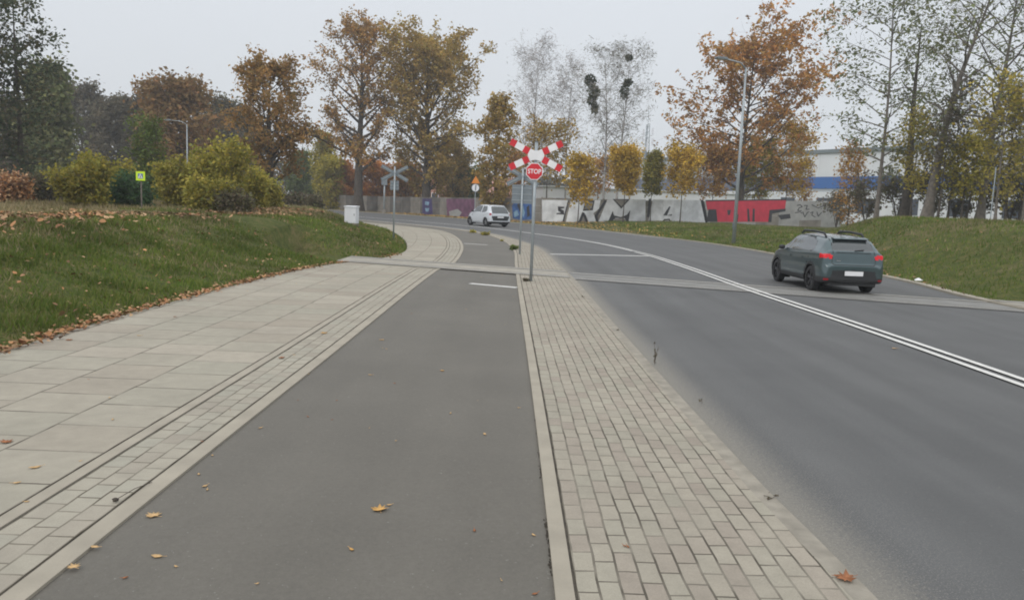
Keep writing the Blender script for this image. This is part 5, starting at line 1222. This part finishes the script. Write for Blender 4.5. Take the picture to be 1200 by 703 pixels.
leaf_field('fallen_leaves', e4, .15, leafmat('yellow_leaf_litter', [(.42, .24, .06), (.50, .32, .08), (.34, .18, .06), (.45, .30, .12)], 0), 64, 'yellow orange leaves lying at the foot of the graffiti wall')
e5 = scatter(9000, 10, 40, 14, 75, 55, lambda X, Y, dl, dr, r: (dr > .1) & (dr < 14) & (r.uniform(0, 1, len(X)) < .15), 1.0); e5[:, 2] += .08
leaf_field('fallen_leaves', e5, .10, L['litter'], 65, 'a few leaves scattered on the right bank')
e6 = scatter(4000, 10, 14, 10, 45, 56, lambda X, Y, dl, dr, r: (np.abs(dr - .25) < .12) & (r.uniform(0, 1, len(X)) < .5), 1.0); e6[:, 2] += .06
leaf_field('fallen_leaves', e6, .07, L['litter'], 66, 'thin line of brown leaf litter along the right kerb')

# single leaves on the paving: a lobed leaf, curled at the rim
def leaf_obj(x, y, z, size, rot, mat, label, kind='maple', group='leaves lying on the cycle path and pavement', curl=.35):
    r = random.Random(int(x * 1000 + y * 77))
    pts = []
    if kind == 'maple':
        base = [(0, -.5, 1), (.12, -.32, 0), (.42, -.36, 1), (.30, -.14, 0), (.52, .02, 1), (.26, .06, 0), (.34, .34, 1), (.12, .2, 0), (0, .52, 1), (-.12, .2, 0), (-.34, .32, 1), (-.26, .05, 0), (-.52, 0, 1), (-.3, -.14, 0), (-.42, -.34, 1), (-.12, -.32, 0)]
        pts = [(a, b) for a, b, c_ in base]
    else:
        pts = [(.0, -.5), (.16, -.3), (.26, -.02), (.18, .28), (0, .5), (-.18, .26), (-.25, 0), (-.15, -.3)]
    V = [(0, 0, .004 / size)]
    for i, (a, b) in enumerate(pts): V.append((a + r.uniform(-.03, .03), b + r.uniform(-.03, .03), curl * (a * a + b * b) * r.uniform(.2, 1.1)))
    n = len(pts); F_ = [(0, i + 1, (i + 1) % n + 1) for i in range(n)]
    root = mesh('fallen_leaf', [(a * size, b * size, c_ * size) for a, b, c_ in V], F_, mat, smooth=True)
    so_ = root.modifiers.new('t', 'SOLIDIFY'); so_.thickness = .0012
    root.location = (x, y, z); root.rotation_euler = (r.uniform(-.06, .06), r.uniform(-.06, .06), rot)
    tag(root, label, 'leaf', group)
    m_ = MB().tube([(0, -.45 * size, .003), (size * .06, -.8 * size, .006)], .0012, 5).build('stem', mat, root)
    return root
def lf(px, py, size, mat, label, kind='maple', z=.018, rot=None, curl=.35):
    g = G(px, py, z); leaf_obj(g.x, g.y, z, size, rot if rot is not None else random.uniform(0, 6), L[mat], label, kind, curl=curl)
lf(445, 596, .10, 'leafo', 'large ochre maple leaf in the middle of the cycle path', rot=.2, curl=.5)
lf(456, 591, .035, 'leafp', 'tiny leaf scrap touching the large ochre leaf', 'oval')
lf(179, 603, .085, 'leafp', 'tan lobed leaf on the cycle path near its left kerb', rot=1.1)
lf(184, 651, .065, 'leafp', 'pale oval leaf on the cycle path below the tan lobed leaf', 'oval', rot=1.4)
lf(111, 640, .055, 'leafp', 'pale leaf on the left kerb strip of the cycle path', 'oval', z=.032, rot=1.2)
lf(86, 663, .06, 'leafp', 'pinkish tan leaf nearest the camera at the left kerb', z=.032)
lf(412, 643, .04, 'leafo', 'small ochre leaf near the bottom of the cycle path', 'oval')
lf(625, 626, .035, 'leafp', 'pale scrap of leaf on the asphalt beside the median kerb', 'oval')
lf(556, 621, .035, 'leafr', 'small russet leaf left of the pale scrap by the median kerb', 'oval')
lf(627, 695, .035, 'leafr', 'russet fragment at the bottom of the cycle path by the kerb', 'oval')
lf(518, 434, .05, 'leafo', 'orange leaf far up the middle of the cycle path', 'maple')
lf(528, 484, .035, 'leafp', 'pale crumb of leaf below the orange leaf up the path', 'oval')
lf(568, 508, .05, 'leafp', 'thin grey straw of leaf on the right half of the path', 'oval')
lf(240, 569, .045, 'leafp', 'cream leaf on the asphalt above the tan lobed leaf', 'oval')
lf(233, 555, .035, 'leafp', 'small cream fragment just above the cream leaf', 'oval')
lf(249, 533, .03, 'leafp', 'tiny pale fragment close to the left kerb', 'oval')
lf(305, 501, .04, 'leafp', 'whitish leaf by the left kerb halfway up the path', 'oval')
lf(360, 438, .06, 'leafp', 'light leaf on the left edge of the asphalt further up', 'oval')
lf(447, 398, .07, 'leafp', 'curled light brown leaf high on the left half of the path', 'maple')
lf(434, 439, .05, 'leafp', 'small whitish leaf below the curled light brown one', 'oval')
lf(361, 548 - 60, .03, 'leafr', 'dark crumb in the middle of the path', 'oval')
lf(380, 390, .09, 'leafo', 'orange leaf on the setts beside the dark joint', z=.034)
lf(330, 419, .08, 'leafr', 'reddish leaf on the setts below the orange one', z=.034)
lf(41, 547, .075, 'leafp', 'cream leaf on the large slabs near the left edge', 'oval', z=.033)
lf(8, 517, .09, 'leafr', 'brown leaf on the large slabs at the left edge', 'maple', z=.033)
lf(132, 491, .035, 'leafp', 'small white fragment on the large slabs', 'oval', z=.033)
lf(20, 565, .05, 'leafp', 'thin grey twiggy leaf on the slab below the cream leaf', 'oval', z=.033)
lf(163, 393, .06, 'leafp', 'small pale leaf on the pavement beyond the large slabs', 'oval', z=.033)
lf(205, 371, .07, 'leafr', 'dark leaf near the grass edge of the pavement', 'oval', z=.033)
lf(81, 398, .08, 'leafr', 'dark brown leaf lying off the grass edge', 'maple', z=.033)
lf(990, 677, .10, 'leafr', 'curled red brown leaf on the road kerb at the lower right', 'maple', z=.036, curl=.7)
lf(982, 674, .05, 'leafr', 'second curled red brown leaf beside the first at the kerb', 'oval', z=.036, curl=.7)
lf(1048, 408, .08, 'leafp', 'pale leaf lying just inside the double centre line', 'maple', z=.01)
lf(736, 640, .03, 'leafr', 'tiny dark scrap on the median paving', 'oval', z=.036)
lf(732, 639, .025, 'leafr', 'dark speck of bark on the median paving', 'oval', z=.036)
rr = random.Random(4)
for i in range(46):
    y = 3.2 + 18 * rr.random() ** 1.3; x = rr.uniform(-1.9, .1) if i % 3 else rr.uniform(-5.2, -2.1); z = .018 if x > -2 else .034
    leaf_obj(x, y, z, rr.uniform(.012, .03) * (1 + y * .02), rr.uniform(0, 6), L[rr.choice(['leafp', 'leafr', 'leafp'])], 'tiny leaf fragment strewn on the paving', 'oval', group='leaf fragments on the paving')
# dropped twig with a bud
g = G(135, 588, .03); g_ = G(178, 566, .03); s = empty('fallen_twig', (g.x, g.y, .03), 'dark shrivelled seed head on a long thin twig, lying on the setts', 'twig')
v = g_ - g; MB().tube([(0, 0, .012), (v.x * .5, v.y * .5 + .01, .02), (v.x, v.y, .006)], .0022, 6).build('stalk', M['bark'], s)
m_ = MB(); V = []; F_ = []
for i in range(7):
    for q in range(8):
        p_ = math.pi * i / 6; a_ = q * .785; rr_ = .016 * (1 + .35 * math.sin(q * 2.3 + i * 1.9)); V.append((rr_ * math.sin(p_) * math.cos(a_), rr_ * math.sin(p_) * math.sin(a_), .014 + .012 * math.cos(p_)))
for i in range(6):
    for q in range(8): F_.append((i * 8 + q, i * 8 + (q + 1) % 8, (i + 1) * 8 + (q + 1) % 8, (i + 1) * 8 + q))
m_.add(V, F_); m_.build('seed_head', M['bark'], s, smooth=True)
# litter by the right kerb
g = G(1076, 330, .05); s = mesh('litter', [(-.12, -.05, 0), (.1, -.07, .01), (.14, .05, .0), (-.08, .07, .02), (0, 0, .08)], [(0, 1, 4), (1, 2, 4), (2, 3, 4), (3, 0, 4)], M['white']); s.location = (g.x, g.y, hz(g.x, g.y) + .07); tag(s, 'crumpled white scrap of paper in the grass by the right kerb', 'litter')
# weeds
def weed(label, x, y, z, h, rad, leaf, n, seed, ls=.03, stems=5):
    s = empty('weed', (x, y, z), label, 'weed'); r = np.random.RandomState(seed); m_ = MB(); pts = []
    for i in range(stems):
        a = r.uniform(0, 6.28); d = np.array([math.cos(a), math.sin(a)]) * rad * r.uniform(.2, 1); hh_ = h * r.uniform(.6, 1)
        m_.tube([(0, 0, 0), (d[0] * .4, d[1] * .4, hh_ * .5), (d[0], d[1], hh_)], .0025, 4)
        t = r.uniform(.1, 1, n)[:, None]; pts.append(np.hstack([d[None] * t, hh_ * t]) + r.normal(0, rad * .14, (n, 3)))
    P_ = np.vstack(pts); P_[:, 2] = np.abs(P_[:, 2]); m_.build('stems', M['bark2'], s); make_leaves('leaves', [P_], ls, L[leaf], s, seed); return s
g = G(765, 427, 0); weed('spindly dark weed growing at the road edge beside the median', g.x + .02, g.y, 0, .27, .05, 'thick', 9, 5, .018, 4)
g = G(601, 293.5, 0); weed('bushy green tuft in the crack at the median tip', g.x, g.y, .02, .14, .22, 'green', 40, 6, .08, 8)
g = G(619, 331, 0); weed('dry tuft at the foot of the crossbuck pole', g.x - .05, g.y - .02, .03, .07, .1, 'thick', 30, 7, .03, 6)
g = G(588, 283, 0); weed('small dark tuft on the far kerb of the median', g.x, g.y, .02, .06, .12, 'yelgreen', 16, 8, .05, 5)
g = G(568, 276, 0); weed('low olive tuft further along the far kerb', g.x, g.y, .02, .1, .35, 'yelgreen', 30, 9, .08, 6)
g = G(553, 273, 0); weed('brownish tuft where the kerb bends away', g.x, g.y, .02, .08, .35, 'yelgreen', 30, 10, .08, 6)
g = G(840, 356, 0)
for i, (px, py) in enumerate(((684, 348), (820, 470), (724, 387), (905, 583))):
    g = G(px, py, .03); weed(['tiny weed in the kerb joint near the rails', 'tiny weed in the kerb joint nearer the camera', 'tiny weed in the kerb joint midway up the median', 'tiny weed in the kerb joint nearest the camera'][i], g.x, g.y, .028, .02, .06, 'thick', 6, 20 + i, .011, 3)

# ------------------------------------------------------------------ haze: one box of thin mist round the scene
hb = MB().box((0, 620, 29), (2300, 1560, 62)).build('haze', None, None) if False else None
m_, t, b = newmat('haze'); t.nodes.remove(b)
pv = N(t, 'ShaderNodeVolumePrincipled'); pv.inputs['Density'].default_value = .0008; pv.inputs['Color'].default_value = (.86, .9, .96, 1); pv.inputs['Anisotropy'].default_value = .1
t.links.new(pv.outputs[0], t.nodes['Material Output'].inputs['Volume'])
o = MB().box((0, 190, 27.5), (780, 600, 61)).build('haze', m_); tag(o, kind='stuff', label='thin pale mist hanging over the whole place', cat='mist')
